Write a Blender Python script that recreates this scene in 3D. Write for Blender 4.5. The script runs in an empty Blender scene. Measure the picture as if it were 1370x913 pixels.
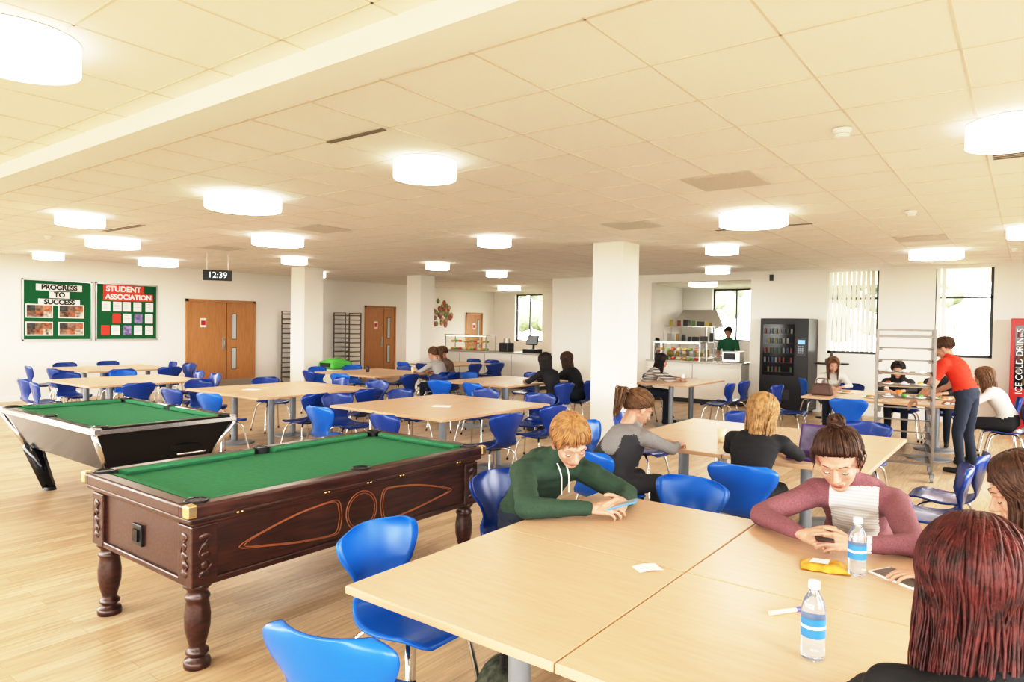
import bpy, bmesh, math, random
from mathutils import Vector, Matrix, noise
random.seed(7)
V=Vector
SC=bpy.context.scene
COL=SC.collection
# ---------------------------------------------------------------- materials
def mat(name,col,rough=.5,metal=0,emit=None,es=1,bump=0,bscale=200,var=0,vscale=8,spec=.5,trans=0,coat=0):
    m=bpy.data.materials.new(name); m.use_nodes=True
    nt=m.node_tree; b=nt.nodes['Principled BSDF']
    b.inputs['Base Color'].default_value=(*col,1); b.inputs['Roughness'].default_value=rough
    b.inputs['Metallic'].default_value=metal
    b.inputs['Specular IOR Level'].default_value=spec
    b.inputs['Transmission Weight'].default_value=trans
    b.inputs['Coat Weight'].default_value=coat
    if emit: 
        b.inputs['Emission Color'].default_value=(*emit,1); b.inputs['Emission Strength'].default_value=es
    tc=nt.nodes.new('ShaderNodeTexCoord')
    if var:
        n=nt.nodes.new('ShaderNodeTexNoise'); n.inputs['Scale'].default_value=vscale; n.inputs['Detail'].default_value=4
        nt.links.new(tc.outputs['Object'],n.inputs['Vector'])
        r=nt.nodes.new('ShaderNodeValToRGB')
        r.color_ramp.elements[0].position=.3; r.color_ramp.elements[1].position=.7
        r.color_ramp.elements[0].color=(*[max(0,c*(1-var)) for c in col],1)
        r.color_ramp.elements[1].color=(*[min(1,c*(1+var)) for c in col],1)
        nt.links.new(n.outputs['Fac'],r.inputs['Fac']); nt.links.new(r.outputs['Color'],b.inputs['Base Color'])
    if bump:
        n=nt.nodes.new('ShaderNodeTexNoise'); n.inputs['Scale'].default_value=bscale; n.inputs['Detail'].default_value=3
        nt.links.new(tc.outputs['Object'],n.inputs['Vector'])
        bu=nt.nodes.new('ShaderNodeBump'); bu.inputs['Strength'].default_value=bump; bu.inputs['Distance'].default_value=.01
        nt.links.new(n.outputs['Fac'],bu.inputs['Height']); nt.links.new(bu.outputs['Normal'],b.inputs['Normal'])
    return m
def woodmat(name,c1,c2,rough=.4,scale=(1,12,12),nscale=6,coat=0):
    m=mat(name,c1,rough,coat=coat); nt=m.node_tree; b=nt.nodes['Principled BSDF']
    tc=nt.nodes.new('ShaderNodeTexCoord'); mp=nt.nodes.new('ShaderNodeMapping'); mp.inputs['Scale'].default_value=scale
    n=nt.nodes.new('ShaderNodeTexNoise'); n.inputs['Scale'].default_value=nscale; n.inputs['Detail'].default_value=6
    r=nt.nodes.new('ShaderNodeValToRGB'); r.color_ramp.elements[0].position=.35; r.color_ramp.elements[1].position=.65
    r.color_ramp.elements[0].color=(*c2,1); r.color_ramp.elements[1].color=(*c1,1)
    nt.links.new(tc.outputs['Object'],mp.inputs['Vector']); nt.links.new(mp.outputs['Vector'],n.inputs['Vector'])
    nt.links.new(n.outputs['Fac'],r.inputs['Fac']); nt.links.new(r.outputs['Color'],b.inputs['Base Color'])
    return m
def floormat():
    m=mat('floor_vinyl_oak',(.75,.58,.4),.38); nt=m.node_tree; b=nt.nodes['Principled BSDF']
    tc=nt.nodes.new('ShaderNodeTexCoord'); mp=nt.nodes.new('ShaderNodeMapping'); mp.inputs['Rotation'].default_value=(0,0,math.radians(90))
    br=nt.nodes.new('ShaderNodeTexBrick'); br.inputs['Scale'].default_value=1; br.inputs['Brick Width'].default_value=1.1; br.inputs['Row Height'].default_value=.095
    br.inputs['Mortar Size'].default_value=.0012; br.inputs['Mortar Smooth'].default_value=.2; br.offset=.37; br.inputs['Bias'].default_value=0
    br.inputs['Color1'].default_value=(.66,.50,.34,1); br.inputs['Color2'].default_value=(.52,.37,.23,1); br.inputs['Mortar'].default_value=(.38,.25,.15,1)
    nt.links.new(tc.outputs['Object'],mp.inputs['Vector']); nt.links.new(mp.outputs['Vector'],br.inputs['Vector'])
    mp2=nt.nodes.new('ShaderNodeMapping'); mp2.inputs['Scale'].default_value=(14,1.2,1)
    n=nt.nodes.new('ShaderNodeTexNoise'); n.inputs['Scale'].default_value=3; n.inputs['Detail'].default_value=6
    nt.links.new(tc.outputs['Object'],mp2.inputs['Vector']); nt.links.new(mp2.outputs['Vector'],n.inputs['Vector'])
    r=nt.nodes.new('ShaderNodeValToRGB'); r.color_ramp.elements[0].color=(.70,.70,.70,1); r.color_ramp.elements[1].color=(1.0,1.0,1.0,1)
    r.color_ramp.elements[0].position=.3; r.color_ramp.elements[1].position=.65
    nt.links.new(n.outputs['Fac'],r.inputs['Fac'])
    mx=nt.nodes.new('ShaderNodeMixRGB'); mx.blend_type='MULTIPLY'; mx.inputs['Fac'].default_value=1
    nt.links.new(br.outputs['Color'],mx.inputs['Color1']); nt.links.new(r.outputs['Color'],mx.inputs['Color2'])
    nt.links.new(mx.outputs['Color'],b.inputs['Base Color'])
    return m
def glassmat():
    m=bpy.data.materials.new('window_glass'); m.use_nodes=True; nt=m.node_tree; nt.nodes.clear()
    o=nt.nodes.new('ShaderNodeOutputMaterial'); t=nt.nodes.new('ShaderNodeBsdfTransparent'); g=nt.nodes.new('ShaderNodeBsdfGlossy'); g.inputs['Roughness'].default_value=.02
    x=nt.nodes.new('ShaderNodeMixShader'); x.inputs[0].default_value=.06
    nt.links.new(t.outputs[0],x.inputs[1]); nt.links.new(g.outputs[0],x.inputs[2]); nt.links.new(x.outputs[0],o.inputs[0]); return m
def stripemat(name,c1,c2,scale=60):
    m=mat(name,c1,.8); nt=m.node_tree; b=nt.nodes['Principled BSDF']
    tc=nt.nodes.new('ShaderNodeTexCoord'); w=nt.nodes.new('ShaderNodeTexWave'); w.bands_direction='Z'; w.inputs['Scale'].default_value=scale/3.0
    r=nt.nodes.new('ShaderNodeValToRGB'); r.color_ramp.elements[0].color=(*c1,1); r.color_ramp.elements[1].color=(*c2,1)
    r.color_ramp.elements[0].position=.6; r.color_ramp.elements[1].position=.8
    nt.links.new(tc.outputs['Object'],w.inputs['Vector']); nt.links.new(w.outputs['Fac'],r.inputs['Fac']); nt.links.new(r.outputs['Color'],b.inputs['Base Color']); return m
M_wall=mat('wall_paint',(.88,.85,.80),.7,bump=.03,bscale=300)
M_ceil=mat('ceiling_tile',(.94,.92,.88),.85,bump=.05,bscale=500,var=.01,vscale=60)
M_tbar=mat('ceiling_tbar',(.80,.74,.66),.5)
M_white=mat('white_paint',(.90,.885,.86),.5)
M_floor=floormat()
M_glass=glassmat()
M_beech=woodmat('beech_laminate',(.62,.43,.30),(.57,.385,.26),.32,(1.5,14,8),5)
M_edge=mat('beech_edging',(.54,.34,.21),.4)
M_door=woodmat('door_oak_veneer',(.52,.27,.115),(.44,.22,.09),.4,(10,10,1),4)
M_blue=mat('blue_plastic',(.006,.115,.48),.27,var=.05,vscale=4)
M_blue_shaded=mat('blue_plastic_shaded',(.008,.045,.23),.22,var=.05,vscale=4)  # same blue chair plastic, darkened: shade on unlit backs put into the colour
M_chrome=mat('chrome',(.70,.70,.71),.18,1)
M_steel=mat('brushed_steel',(.58,.57,.56),.35,1)
M_greyp=mat('grey_powder_coat',(.28,.31,.35),.4,.3)
M_black=mat('black_plastic',(.008,.008,.010),.35)
M_blackg=mat('black_gloss',(.006,.006,.008),.12,spec=.35)
M_dark=mat('dark_frame',(.04,.04,.045),.4)
M_mahog=woodmat('mahogany',(.062,.019,.012),(.022,.007,.005),.3,(12,1,12),5,coat=.18)
M_inlay=mat('inlay_line',(.32,.12,.05),.4)
M_brass=mat('brass',(.80,.58,.28),.25,1)
M_felt=mat('green_baize',(.056,.195,.105),.95,bump=.1,bscale=900,var=.06,vscale=30,spec=.1)
M_boardg=mat('noticeboard_felt',(.008,.115,.042),.9,var=.05,vscale=200)
M_red=mat('red_paint',(.6,.02,.02),.4)
M_paper=mat('paper',(.86,.84,.80),.7)
M_lampside=mat('lamp_shade',(.9,.89,.87),.5,emit=(1,.94,.85),es=1.4)
M_lampbot=mat('lamp_diffuser',(.9,.9,.88),.5,emit=(1,.94,.85),es=14)
M_rubber=mat('rubber',(.02,.02,.02),.7)
cache={}
def C(name,col,rough=.6,**k):
    key=(name,tuple(col))
    if key not in cache: cache[key]=mat(name,col,rough,**k)
    return cache[key]
# ---------------------------------------------------------------- mesh builder
def sm(pts,n,closed=False):
    P=[V(p) if len(p)>2 else V((*p,0)) for p in pts]; out=[]
    N=len(P)
    cnt=N if closed else N-1
    for i in range(cnt):
        if closed: a,b,c,d=P[(i-1)%N],P[i],P[(i+1)%N],P[(i+2)%N]
        else: a=P[max(i-1,0)];b=P[i];c=P[i+1];d=P[min(i+2,N-1)]
        for j in range(n):
            t=j/n; t2=t*t;t3=t2*t
            out.append(.5*((2*b)+(c-a)*t+(2*a-5*b+4*c-d)*t2+(3*b-a-3*c+d)*t3))
    if not closed: out.append(P[-1])
    return out
class MB:
    def __init__(s): s.v=[];s.f=[];s.m=[];s.s=[];s.mats=[]
    def mi(s,m):
        if m not in s.mats: s.mats.append(m)
        return s.mats.index(m)
    def add(s,vs,fs,m,smooth=False,M=None):
        o=len(s.v)
        if M is not None: vs=[M@V(v) for v in vs]
        s.v+= [tuple(v) for v in vs]; k=s.mi(m)
        for f in fs: s.f.append(tuple(i+o for i in f)); s.m.append(k); s.s.append(smooth)
    def box(s,c,d,m,M=None,bev=0,top=None):
        x,y,z=[a/2 for a in d]; tx,ty=(x,y) if top is None else (top[0]/2,top[1]/2)
        vs=[V((-x,-y,-z)),V((x,-y,-z)),V((x,y,-z)),V((-x,y,-z)),V((-tx,-ty,z)),V((tx,-ty,z)),V((tx,ty,z)),V((-tx,ty,z))]
        fs=[(3,2,1,0),(4,5,6,7),(0,1,5,4),(1,2,6,5),(2,3,7,6),(3,0,4,7)]
        if bev:
            bm=bmesh.new(); bv=[bm.verts.new(v) for v in vs]; [bm.faces.new([bv[i] for i in f]) for f in fs]
            bmesh.ops.bevel(bm,geom=list(bm.edges),offset=bev,segments=2,affect='EDGES',profile=.5)
            bm.verts.ensure_lookup_table(); bm.verts.index_update()
            vs=[v.co.copy() for v in bm.verts]; fs=[[v.index for v in f.verts] for f in bm.faces]; bm.free()
        vs=[v+V(c) for v in vs]
        s.add(vs,fs,m,False,M)
    def b2(s,a,b,m,**k):
        s.box([(a[i]+b[i])/2 for i in range(3)],[abs(b[i]-a[i]) for i in range(3)],m,**k)
    def cyl(s,p0,p1,r0,r1,m,seg=16,caps=True,M=None,smooth=True):
        p0=V(p0);p1=V(p1);d=(p1-p0); q=d.to_track_quat('Z','Y'); vs=[];fs=[]
        for p,r in((p0,r0),(p1,r1)):
            for i in range(seg):
                a=2*math.pi*i/seg; vs.append(p+q@V((r*math.cos(a),r*math.sin(a),0)))
        for i in range(seg): j=(i+1)%seg; fs.append((i,j,seg+j,seg+i))
        s.add(vs,fs,m,smooth,M)
        if caps: 
            s.add(vs[:seg],[tuple(range(seg))[::-1]],m,False,M); s.add(vs[seg:],[tuple(range(seg))],m,False,M)
    def tube(s,pts,r,m,seg=8,closed=False,M=None,flat=1.0,up=None):
        P=[V(p) for p in pts]; n=len(P); vs=[];fs=[]
        nrm=None
        for i in range(n):
            t=(P[(i+1)%n]-P[i-1]) if closed else (P[min(i+1,n-1)]-P[max(i-1,0)])
            if t.length<1e-9: t=V((0,0,1))
            t.normalize()
            if nrm is None:
                nrm=up.copy() if up is not None else (V((0,0,1)) if abs(t.z)<.9 else V((1,0,0)))
            nrm=(nrm-t*nrm.dot(t)); 
            if nrm.length<1e-6: nrm=t.orthogonal()
            nrm.normalize(); b=t.cross(nrm)
            rr=r[i] if isinstance(r,(list,tuple)) else r
            for j in range(seg):
                a=2*math.pi*j/seg; vs.append(P[i]+nrm*(rr*flat*math.cos(a))+b*(rr*math.sin(a)))
        rng=n if closed else n-1
        for i in range(rng):
            for j in range(seg):
                k=(j+1)%seg; a=i*seg; c=((i+1)%n)*seg; fs.append((a+j,a+k,c+k,c+j))
        if not closed: fs.append(tuple(range(seg))[::-1]); fs.append(tuple((n-1)*seg+j for j in range(seg)))
        s.add(vs,fs,m,True,M)
    def lathe(s,prof,m,c=(0,0,0),seg=24,hard=False,M=None):
        c=V(c)
        if hard:
            for a,b in zip(prof[:-1],prof[1:]): s._l([a,b],m,c,seg,M)
        else: s._l(prof,m,c,seg,M)
    def _l(s,prof,m,c,seg,M):
        vs=[];fs=[]
        for r,z in prof:
            for i in range(seg):
                a=2*math.pi*i/seg; vs.append(c+V((max(r,1e-4)*math.cos(a),max(r,1e-4)*math.sin(a),z)))
        for k in range(len(prof)-1):
            for i in range(seg):
                j=(i+1)%seg; fs.append((k*seg+i,k*seg+j,(k+1)*seg+j,(k+1)*seg+i))
        s.add(vs,fs,m,True,M)
    def ell(s,c,r,m,R=None,seg=14,rings=9,M=None,keep=None):
        c=V(c); vs=[];fs=[]
        if not hasattr(r,'__len__'): r=(r,r,r)
        for k in range(rings+1):
            ph=math.pi*k/rings
            for i in range(seg):
                a=2*math.pi*i/seg; p=V((r[0]*math.sin(ph)*math.cos(a),r[1]*math.sin(ph)*math.sin(a),r[2]*math.cos(ph)))
                if R is not None: p=R@p
                vs.append(c+p)
        for k in range(rings):
            for i in range(seg):
                j=(i+1)%seg; f=(k*seg+i,(k+1)*seg+i,(k+1)*seg+j,k*seg+j)
                if keep is None or keep(sum((vs[q] for q in f),V())/4): fs.append(f)
        s.add(vs,fs,m,True,M)
    def cap(s,p0,p1,r0,r1,m,seg=12):
        s.cyl(p0,p1,r0,r1,m,seg=seg); s.ell(p0,r0,m,seg=seg,rings=8); s.ell(p1,r1,m,seg=seg,rings=8)
    def mesh(s,name):
        me=bpy.data.meshes.new(name); me.from_pydata(s.v,[],s.f)
        me.polygons.foreach_set('material_index',s.m); me.polygons.foreach_set('use_smooth',s.s)
        for m in s.mats: me.materials.append(m)
        me.update(); return me
    def obj(s,name,loc=(0,0,0),rz=0,parent=None):
        return place(s.mesh(name),name,loc,rz,parent)
def place(me,name,loc=(0,0,0),rz=0,parent=None):
    o=bpy.data.objects.new(name,me); COL.objects.link(o); o.location=loc; o.rotation_euler=(0,0,rz)
    if parent: o.parent=parent
    return o
def empty(name,loc,rz=0):
    e=bpy.data.objects.new(name,None); e.empty_display_size=.2; COL.objects.link(e); e.location=loc; e.rotation_euler=(0,0,rz); return e
def text(body,size,loc,rot,m,parent,name='lettering',ex=.002,bold=0):
    cu=bpy.data.curves.new(name,'FONT'); cu.body=body; cu.size=size; cu.extrude=ex; cu.align_x='CENTER'; cu.align_y='CENTER'; cu.offset=bold
    cu.materials.append(m); o=bpy.data.objects.new(name,cu); COL.objects.link(o); o.location=loc; o.rotation_euler=rot; o.parent=parent; return o
def voxelize(mb,vox,it=4,fac=.5):
    me=mb.mesh('tmp'); ob=bpy.data.objects.new('tmp',me); COL.objects.link(ob)
    m=ob.modifiers.new('r','REMESH'); m.mode='VOXEL'; m.voxel_size=vox; m.use_smooth_shade=True
    sm_=ob.modifiers.new('s','SMOOTH'); sm_.factor=fac; sm_.iterations=it
    dg=bpy.context.evaluated_depsgraph_get(); ev=ob.evaluated_get(dg); me2=bpy.data.meshes.new_from_object(ev)
    bpy.data.objects.remove(ob); me2.materials.clear()
    me2.polygons.foreach_set('use_smooth',[True]*len(me2.polygons))
    return me2
# ---------------------------------------------------------------- room
XL,XR,YN,YF,CH=-16.0,2.5,-3.5,14.8,2.9
KB=20.0
def wall(name,axis,pos,th,a0,a1,ops,m=M_wall,h=CH,z0=0):
    mb=MB()
    def seg(a,b,za,zb):
        if b-a<1e-4 or zb-za<1e-4: return
        if axis=='x': mb.b2((a,pos,za),(b,pos+th,zb),m)
        else: mb.b2((pos,a,za),(pos+th,b,zb),m)
    cur=a0
    for (oa,ob,za,zb) in sorted(ops):
        seg(cur,oa,z0,h); seg(oa,ob,z0,za); seg(oa,ob,zb,h); cur=ob
    seg(cur,a1,z0,h); return mb.obj(name)
fl=MB(); fl.b2((XL-.3,YN-.3,-.1),(XR+.3,KB+.3,0),M_floor); fl.obj('floor')
ce=MB(); ce.b2((XL-.3,YN-.3,CH),(XR+.3,KB+.3,CH+.1),M_ceil)
x=-.27-.6*26
while x<XR:
    ce.b2((x-.006,YN,CH-.0025),(x+.006,2.0,CH+.01),M_tbar); ce.b2((x-.006,2.2,CH-.0025),(x+.006,KB,CH+.01),M_tbar); x+=.6
y=-3.0
while y<KB:
    ce.b2((XL,y-.006,CH-.0025),(XR,y+.006,CH+.01),M_tbar); y+=.6
ce.obj('ceiling')
bm_=MB(); bm_.b2((XL,1.93,CH-.11),(XR,2.17,CH+.02),M_white); bm_.obj('trim_ceiling_bulkhead')
rear=[(-15.2+i*2.9,-12.9+i*2.9,.8,2.6) for i in range(6)]
leftw=[(-2.8,-.6,.8,2.6),(.2,2.6,.8,2.6)]
rightw=[(-2.5+i*2.6,-.6+i*2.6,.8,2.6) for i in range(6)]
wall('wall_rear','x',YN-.25,.25,XL,XR,rear)
wall('wall_left','y',XL-.25,.25,YN,KB,leftw)
wall('wall_right','y',XR,.25,YN,YF,rightw)
W1=(-3.25,-2.33,1.2,2.88);W2=(-1.4,-.51,1.2,2.88)
wall('wall_far','x',YF,.25,-9.9,XR,[(-7.1,-4.78,0,2.72),W1,W2])
wall('wall_kitchen_far','x',KB,.25,XL,-4.5,[(-15.0,-13.8,1.1,2.8),(-7.6,-6.2,1.3,2.85)])
wall('wall_kitchen_partition','y',-8.7,.15,YF+.25,KB,[])
wall('wall_kitchen_right','y',-4.6,.15,YF+.25,KB,[])
bb=MB(); bb.b2((XL,YN,0),(XL+.018,8.2,.1),M_white); bb.b2((XL,10.1,0),(XL+.018,13.7,.1),M_white); bb.obj('baseboard_left')
bb=MB(); bb.b2((-4.78,YF-.018,0),(XR,YF,.1),M_white); bb.obj('baseboard_far')
wn=[0]
def window(axis,pos,a,b,za,zb,fm=M_dark,mull=(),trans=None):
    wn[0]+=1; mb=MB(); t=.05
    def bx(a0,a1,z0,z1,d=.06,m=fm,off=0):
        if axis=='x': mb.b2((a0,pos-d/2+off,z0),(a1,pos+d/2+off,z1),m)
        else: mb.b2((pos-d/2+off,a0,z0),(pos+d/2+off,a1,z1),m)
    bx(a,a+t,za,zb);bx(b-t,b,za,zb);bx(a,b,za,za+t);bx(a,b,zb-t,zb)
    for q in mull: bx(q-.02,q+.02,za,zb)
    if trans: bx(a,b,trans-.02,trans+.02)
    bx(a+t,b-t,za+t,zb-t,.006,M_glass)
    mb.obj('window_%d'%wn[0])
window('x',YF+.15,*W1,trans=2.3); window('x',YF+.15,*W2,trans=2.3)
window('x',KB+.12,-15.0,-13.8,1.1,2.8,mull=(-14.4,)); window('x',KB+.12,-7.6,-6.2,1.3,2.85,mull=(-6.9,))
for o in rear: window('x',YN-.12,*o,mull=((o[0]+o[1])/2,))
for o in leftw: window('y',XL-.12,*o,mull=((o[0]+o[1])/2,))
for o in rightw: window('y',XR+.12,*o,mull=((o[0]+o[1])/2,))
def portal(loc,rot,sx,sy):
    l=bpy.data.lights.new('daylight_portal','AREA'); l.shape='RECTANGLE'; l.size=sx; l.size_y=sy; l.cycles.is_portal=True
    o=bpy.data.objects.new('daylight_portal',l); COL.objects.link(o); o.location=loc; o.rotation_euler=rot
R90=math.pi/2
for o in rear: portal(((o[0]+o[1])/2,YN-.3,1.7),(-R90,0,math.pi),o[1]-o[0],1.8)
for o in leftw: portal((XL-.3,(o[0]+o[1])/2,1.7),(R90,0,-R90),o[1]-o[0],1.8)
for o in rightw: portal((XR+.3,(o[0]+o[1])/2,1.7),(R90,0,R90),o[1]-o[0],1.8)
def blinds(x0,x1,z0,z1,frac):
    mb=MB(); M_bl=C('blind_fabric',(.88,.86,.82),.8); mb.b2((x0,YF+.02,z1-.05),(x1,YF+.07,z1),M_white)
    n=int((x1-x0)*frac/.085)
    for i in range(n):
        xx=x0+.05+i*.085; R=Matrix.Translation((xx,YF+.045,(z0+z1)/2))@Matrix.Rotation(math.radians(52),4,'Z')
        mb.box((0,0,0),(.085,.002,z1-z0-.1),M_bl,M=R)
    mb.obj('window_blind')
blinds(W1[0],W1[1],W1[2],W1[3],1); blinds(W2[0],W2[1],W2[2],W2[3],.25)
og=MB(); og.b2((-60,-60,-.5),(60,70,-.35),C('grass',(.10,.12,.06),.9,var=.3,vscale=2)); og.obj('ground_outside')
M_leaf=C('foliage',(.17,.20,.12),.8,var=.5,vscale=6)
for (tx,ty,tr) in [(-6.5,29,2.0),(-3.5,28,1.7),(1.2,28,2.0),(5,30,2.8),(-12,30,2.5),(-22,34,3)]:
    mb=MB(); mb.tube([(0,0,-.4),(.1,0,1.5),(0,.1,3.2)],[.2,.15,.1],C('bark',(.12,.08,.05),.9))
    for i in range(46):
        a=random.random()*6.28; rr=random.random()*tr*.9
        mb.ell((rr*math.cos(a),rr*math.sin(a),1.6+random.random()*tr*1.3),tr*(.12+.16*random.random()),M_leaf,seg=8,rings=5)
    mb.obj('tree',(tx,ty,0))
def column(x,y,w=.5,zt=CH):
    mb=MB(); mb.b2((-w/2,-w/2,0),(w/2,w/2,zt-.002),M_wall); mb.b2((-w/2-.012,-w/2-.012,0),(w/2+.012,w/2+.012,.1),M_white); mb.obj('column',(x,y,0))
column(-4.93,9.06); column(-13.0,9.5); column(-12.5,12.6)
def door(n,y0,y1,h,double=True):
    mb=MB(); X=XL+.001
    fr=.06
    mb.b2((X,y0,0),(X+.05,y0+fr,h),M_door);mb.b2((X,y1-fr,0),(X+.05,y1,h),M_door);mb.b2((X,y0,h-fr),(X+.05,y1,h),M_door)
    leaves=[(y0+fr+.005,(y0+y1)/2+.12),((y0+y1)/2+.13,y1-fr-.005)] if double else [(y0+fr,y1-fr)]
    for (a,b) in leaves:
        mb.b2((X+.002,a,.01),(X+.035,b,h-fr-.005),M_door,bev=.002)
    mb.b2((X+.034,leaves[0][1]-.002,.01),(X+.037,leaves[0][1]+.012,h-fr),M_dark)
    a,b=leaves[-1]; c=a+.13 if double else b-.25
    for z0,z1 in((.45,1.0),(1.2,1.85)):
        mb.b2((X+.03,c,z0),(X+.04,c+.13,z1),M_dark); mb.b2((X+.035,c+.015,z0+.015),(X+.043,c+.115,z1-.015),C('door_glass',(.55,.6,.6),.1))
    mb.b2((X+.03,leaves[0][1]-.12,.95),(X+.045,leaves[0][1]-.04,1.25),M_steel)
    mb.tube([(X+.04,leaves[0][1]-.08,1.0),(X+.09,leaves[0][1]-.08,1.0),(X+.09,leaves[0][1]-.08,1.2),(X+.04,leaves[0][1]-.08,1.2)],.01,M_steel)
    mb.b2((X+.034,y0+.35,1.5),(X+.04,y0+.5,1.72),M_paper); mb.b2((X+.038,y0+.37,1.55),(X+.042,y0+.48,1.66),M_red)
    mb.b2((X+.03,leaves[0][0],.02),(X+.038,leaves[-1][1],.2),M_steel)
    mb.obj('door_%d'%n)
door(1,8.26,10.08,2.18); door(2,13.75,15.0,2.2); door(3,18.4,19.3,2.1,False)
def noticeboard(y0,y1,z0,z1,title,kind):
    e=empty('noticeboard',(XL+.001,(y0+y1)/2,(z0+z1)/2)); w=(y1-y0)/2;h=(z1-z0)/2
    mb=MB(); mb.b2((0,-w,-h),(.02,w,h),M_boardg)
    for a,b in(((0,-w,-h),(.03,-w+.03,h)),((0,w-.03,-h),(.03,w,h)),((0,-w,-h),(.03,w,-h+.03)),((0,-w,h-.03),(.03,w,h))): mb.b2(a,b,M_steel)
    rr=random.Random(kind)
    if kind==1:
        for (zz,ww) in((h-.16,.40),(h-.31,.16),(h-.46,.36)): mb.b2((.02,-ww+.0,zz-.065),(.026,ww+.04,zz+.065),M_paper)
        for i,(yy,zz) in enumerate([(-.33,-.02),(.25,-.02),(-.33,-.38),(.25,-.38)]):
            mb.b2((.02,yy-.25,zz-.14),(.025,yy+.23,zz+.14),M_paper)
            for a in range(3):
                for b in range(2): mb.b2((.024,yy-.23+a*.147,zz-.12+b*.12),(.028,yy-.083+a*.147,zz+b*.12),C('photo_print_%d'%((i*5+a*2+b*3)%5),[(.20,.13,.09),(.25,.23,.19),(.35,.13,.07),(.05,.05,.05),(.5,.42,.34)][(i*5+a*2+b*3)%5],.5,var=.8,vscale=14))
    else:
        mb.b2((.02,-.5,h-.22),(.026,.35,h-.04),C('poster_red',(.65,.06,.04),.6)); mb.b2((.02,-.5,h-.38),(.026,.55,h-.22),C('poster_red',(.65,.06,.04),.6))
        for i in range(15):
            yy=-.46+(i%5)*.23+rr.uniform(-.02,.02); zz=.12-(i//5)*.26
            if i==5 : continue
            c=M_paper if i not in(6,10) else C('poster_red',(.65,.06,.04),.6)
            if i in (8,12): c=C('flyer_purple',(.25,.2,.4),.6,var=.6,vscale=20)
            mb.b2((.02,yy-.085,zz-.11),(.025,yy+.085,zz+.10),c)
            if c is M_paper:
                for q in range(4): mb.b2((.0255,yy-.06,zz+.06-q*.035),(.0262,yy+.03+.01*q,zz+.067-q*.035),M_greyp)
    mb.obj('board',parent=e)
    rot=(R90,0,R90)
    for (s,yy,zz,sz) in title: text(s,sz,(.03,yy,zz),rot,M_black if kind==1 else M_paper,e,bold=.006)
noticeboard(4.95,6.23,1.2,2.45,[('PROGRESS',.02,.465,.14),('TO',.02,.315,.14),('SUCCESS',.02,.165,.14)],1)
noticeboard(6.29,7.6,1.2,2.45,[('STUDENT',-.08,.495,.165),('ASSOCIATION',.03,.325,.15)],2)
e=empty('digital_clock',(-12.0,6.8,2.5)); mb=MB(); mb.box((0,0,0),(.07,.50,.19),M_black,bev=.006); mb.cyl((0,-.18,.1),(0,-.18,.398),.008,.008,M_steel); mb.cyl((0,.18,.1),(0,.18,.398),.008,.008,M_steel)
mb.obj('case',parent=e); e.rotation_euler=(0,0,math.radians(-30)); text('12:39',.15,(.037,0,0),(R90,0,R90),C('clock_digits',(.8,.9,.9),.5,emit=(.8,.95,1),es=.6),e)
def lamp(x,y,r):
    mb=MB(); h=.13
    mb.lathe([(r,0),(r,-h)],M_lampside,seg=40,hard=True); mb.lathe([(r,-h),(r-.012,-h)],M_lampside,seg=40)
    mb.lathe([(r-.012,-h),(r-.014,-h+.008),(0,-h+.008)],M_lampbot,seg=40,hard=True); mb.lathe([(0,0),(r,0)],M_white,seg=40)
    mb.obj('ceiling_light',(x,y,CH-.004))
for x,y,r in [(-3.6,1.1,.24),(-3.72,3.78,.24),(-6.25,3.81,.36),(-9.03,3.39,.26),(-14.76,5.0,.25),(-11.3,4.7,.37),(-14.2,6.77,.37),(-8.7,5.85,.36),(-11.2,7.89,.24),
 (-13.9,10.4,.24),(-9.55,10.1,.24),(-6.01,7.5,.24),(-9.7,12.2,.24),(-3.66,9.97,.24),(-2.39,7.42,.35),(-5.0,13.4,.24),(-1.15,12.15,.36),(-.1,5.0,.24),(0.0,9.96,.24),
 (-8.8,.2,.36),(-1,-1.5,.36),(-6,-1.5,.36),(-13,-.5,.36),(-13,17,.36),(-10.5,17,.36),(-6.8,17.2,.36),(1.5,1.2,.3)]: lamp(x,y,r)
def ceil_item(name,x,y,fn,rz=0):
    mb=MB(); fn(mb); mb.obj(name,(x,y,CH-.004),rz)
M_vent=C('vent_perforated',(.72,.68,.62),.6,bump=.4,bscale=260,var=.2,vscale=260); M_slot=C('vent_slot',(.25,.22,.18),.7)
for vx,vy in [(-2.07,5.7),(-3.87,7.5),(-7.5,5.7),(-1.17,10.5),(-11,6.3)]:
    ceil_item('ceiling_vent',vx,vy,lambda m:(m.b2((-.29,-.29,-.006),(.29,.29,0),M_vent)))
def slot(m):
    m.b2((-.6,-.06,-.006),(.6,.06,0),M_white); m.b2((-.57,-.045,-.009),(.57,-.01,-.002),M_slot); m.b2((-.57,.01,-.009),(.57,.045,-.002),M_slot)
ceil_item('linear_diffuser',-3.6,3.0,lambda m:(m.b2((-.28,-.02,-.006),(.28,.02,0),M_slot)))
ceil_item('linear_diffuser',-9.8,4.2,slot); ceil_item('linear_diffuser',-2.6,8.4,slot)
def grille(m):
    m.b2((-.29,-.29,-.008),(.29,.29,0),M_white)
    for i in range(9): m.b2((-.26,-.25+i*.06,-.012),(.26,-.22+i*.06,-.006),M_slot)
ceil_item('ceiling_grille',.03,5.7,grille)
def smoke(m): m.lathe([(.055,0),(.055,-.015),(.04,-.03),(.045,-.045),(.02,-.055),(0,-.055)],M_white,seg=20); m.lathe([(.0405,-.030),(.0405,-.036)],M_dark,seg=20)
ceil_item('smoke_detector',-.95,4.6,smoke); ceil_item('smoke_detector',-11.8,4.0,smoke); ceil_item('smoke_detector',-1.0,8.1,smoke);ceil_item('smoke_detector',-.2,12.4,smoke)
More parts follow.
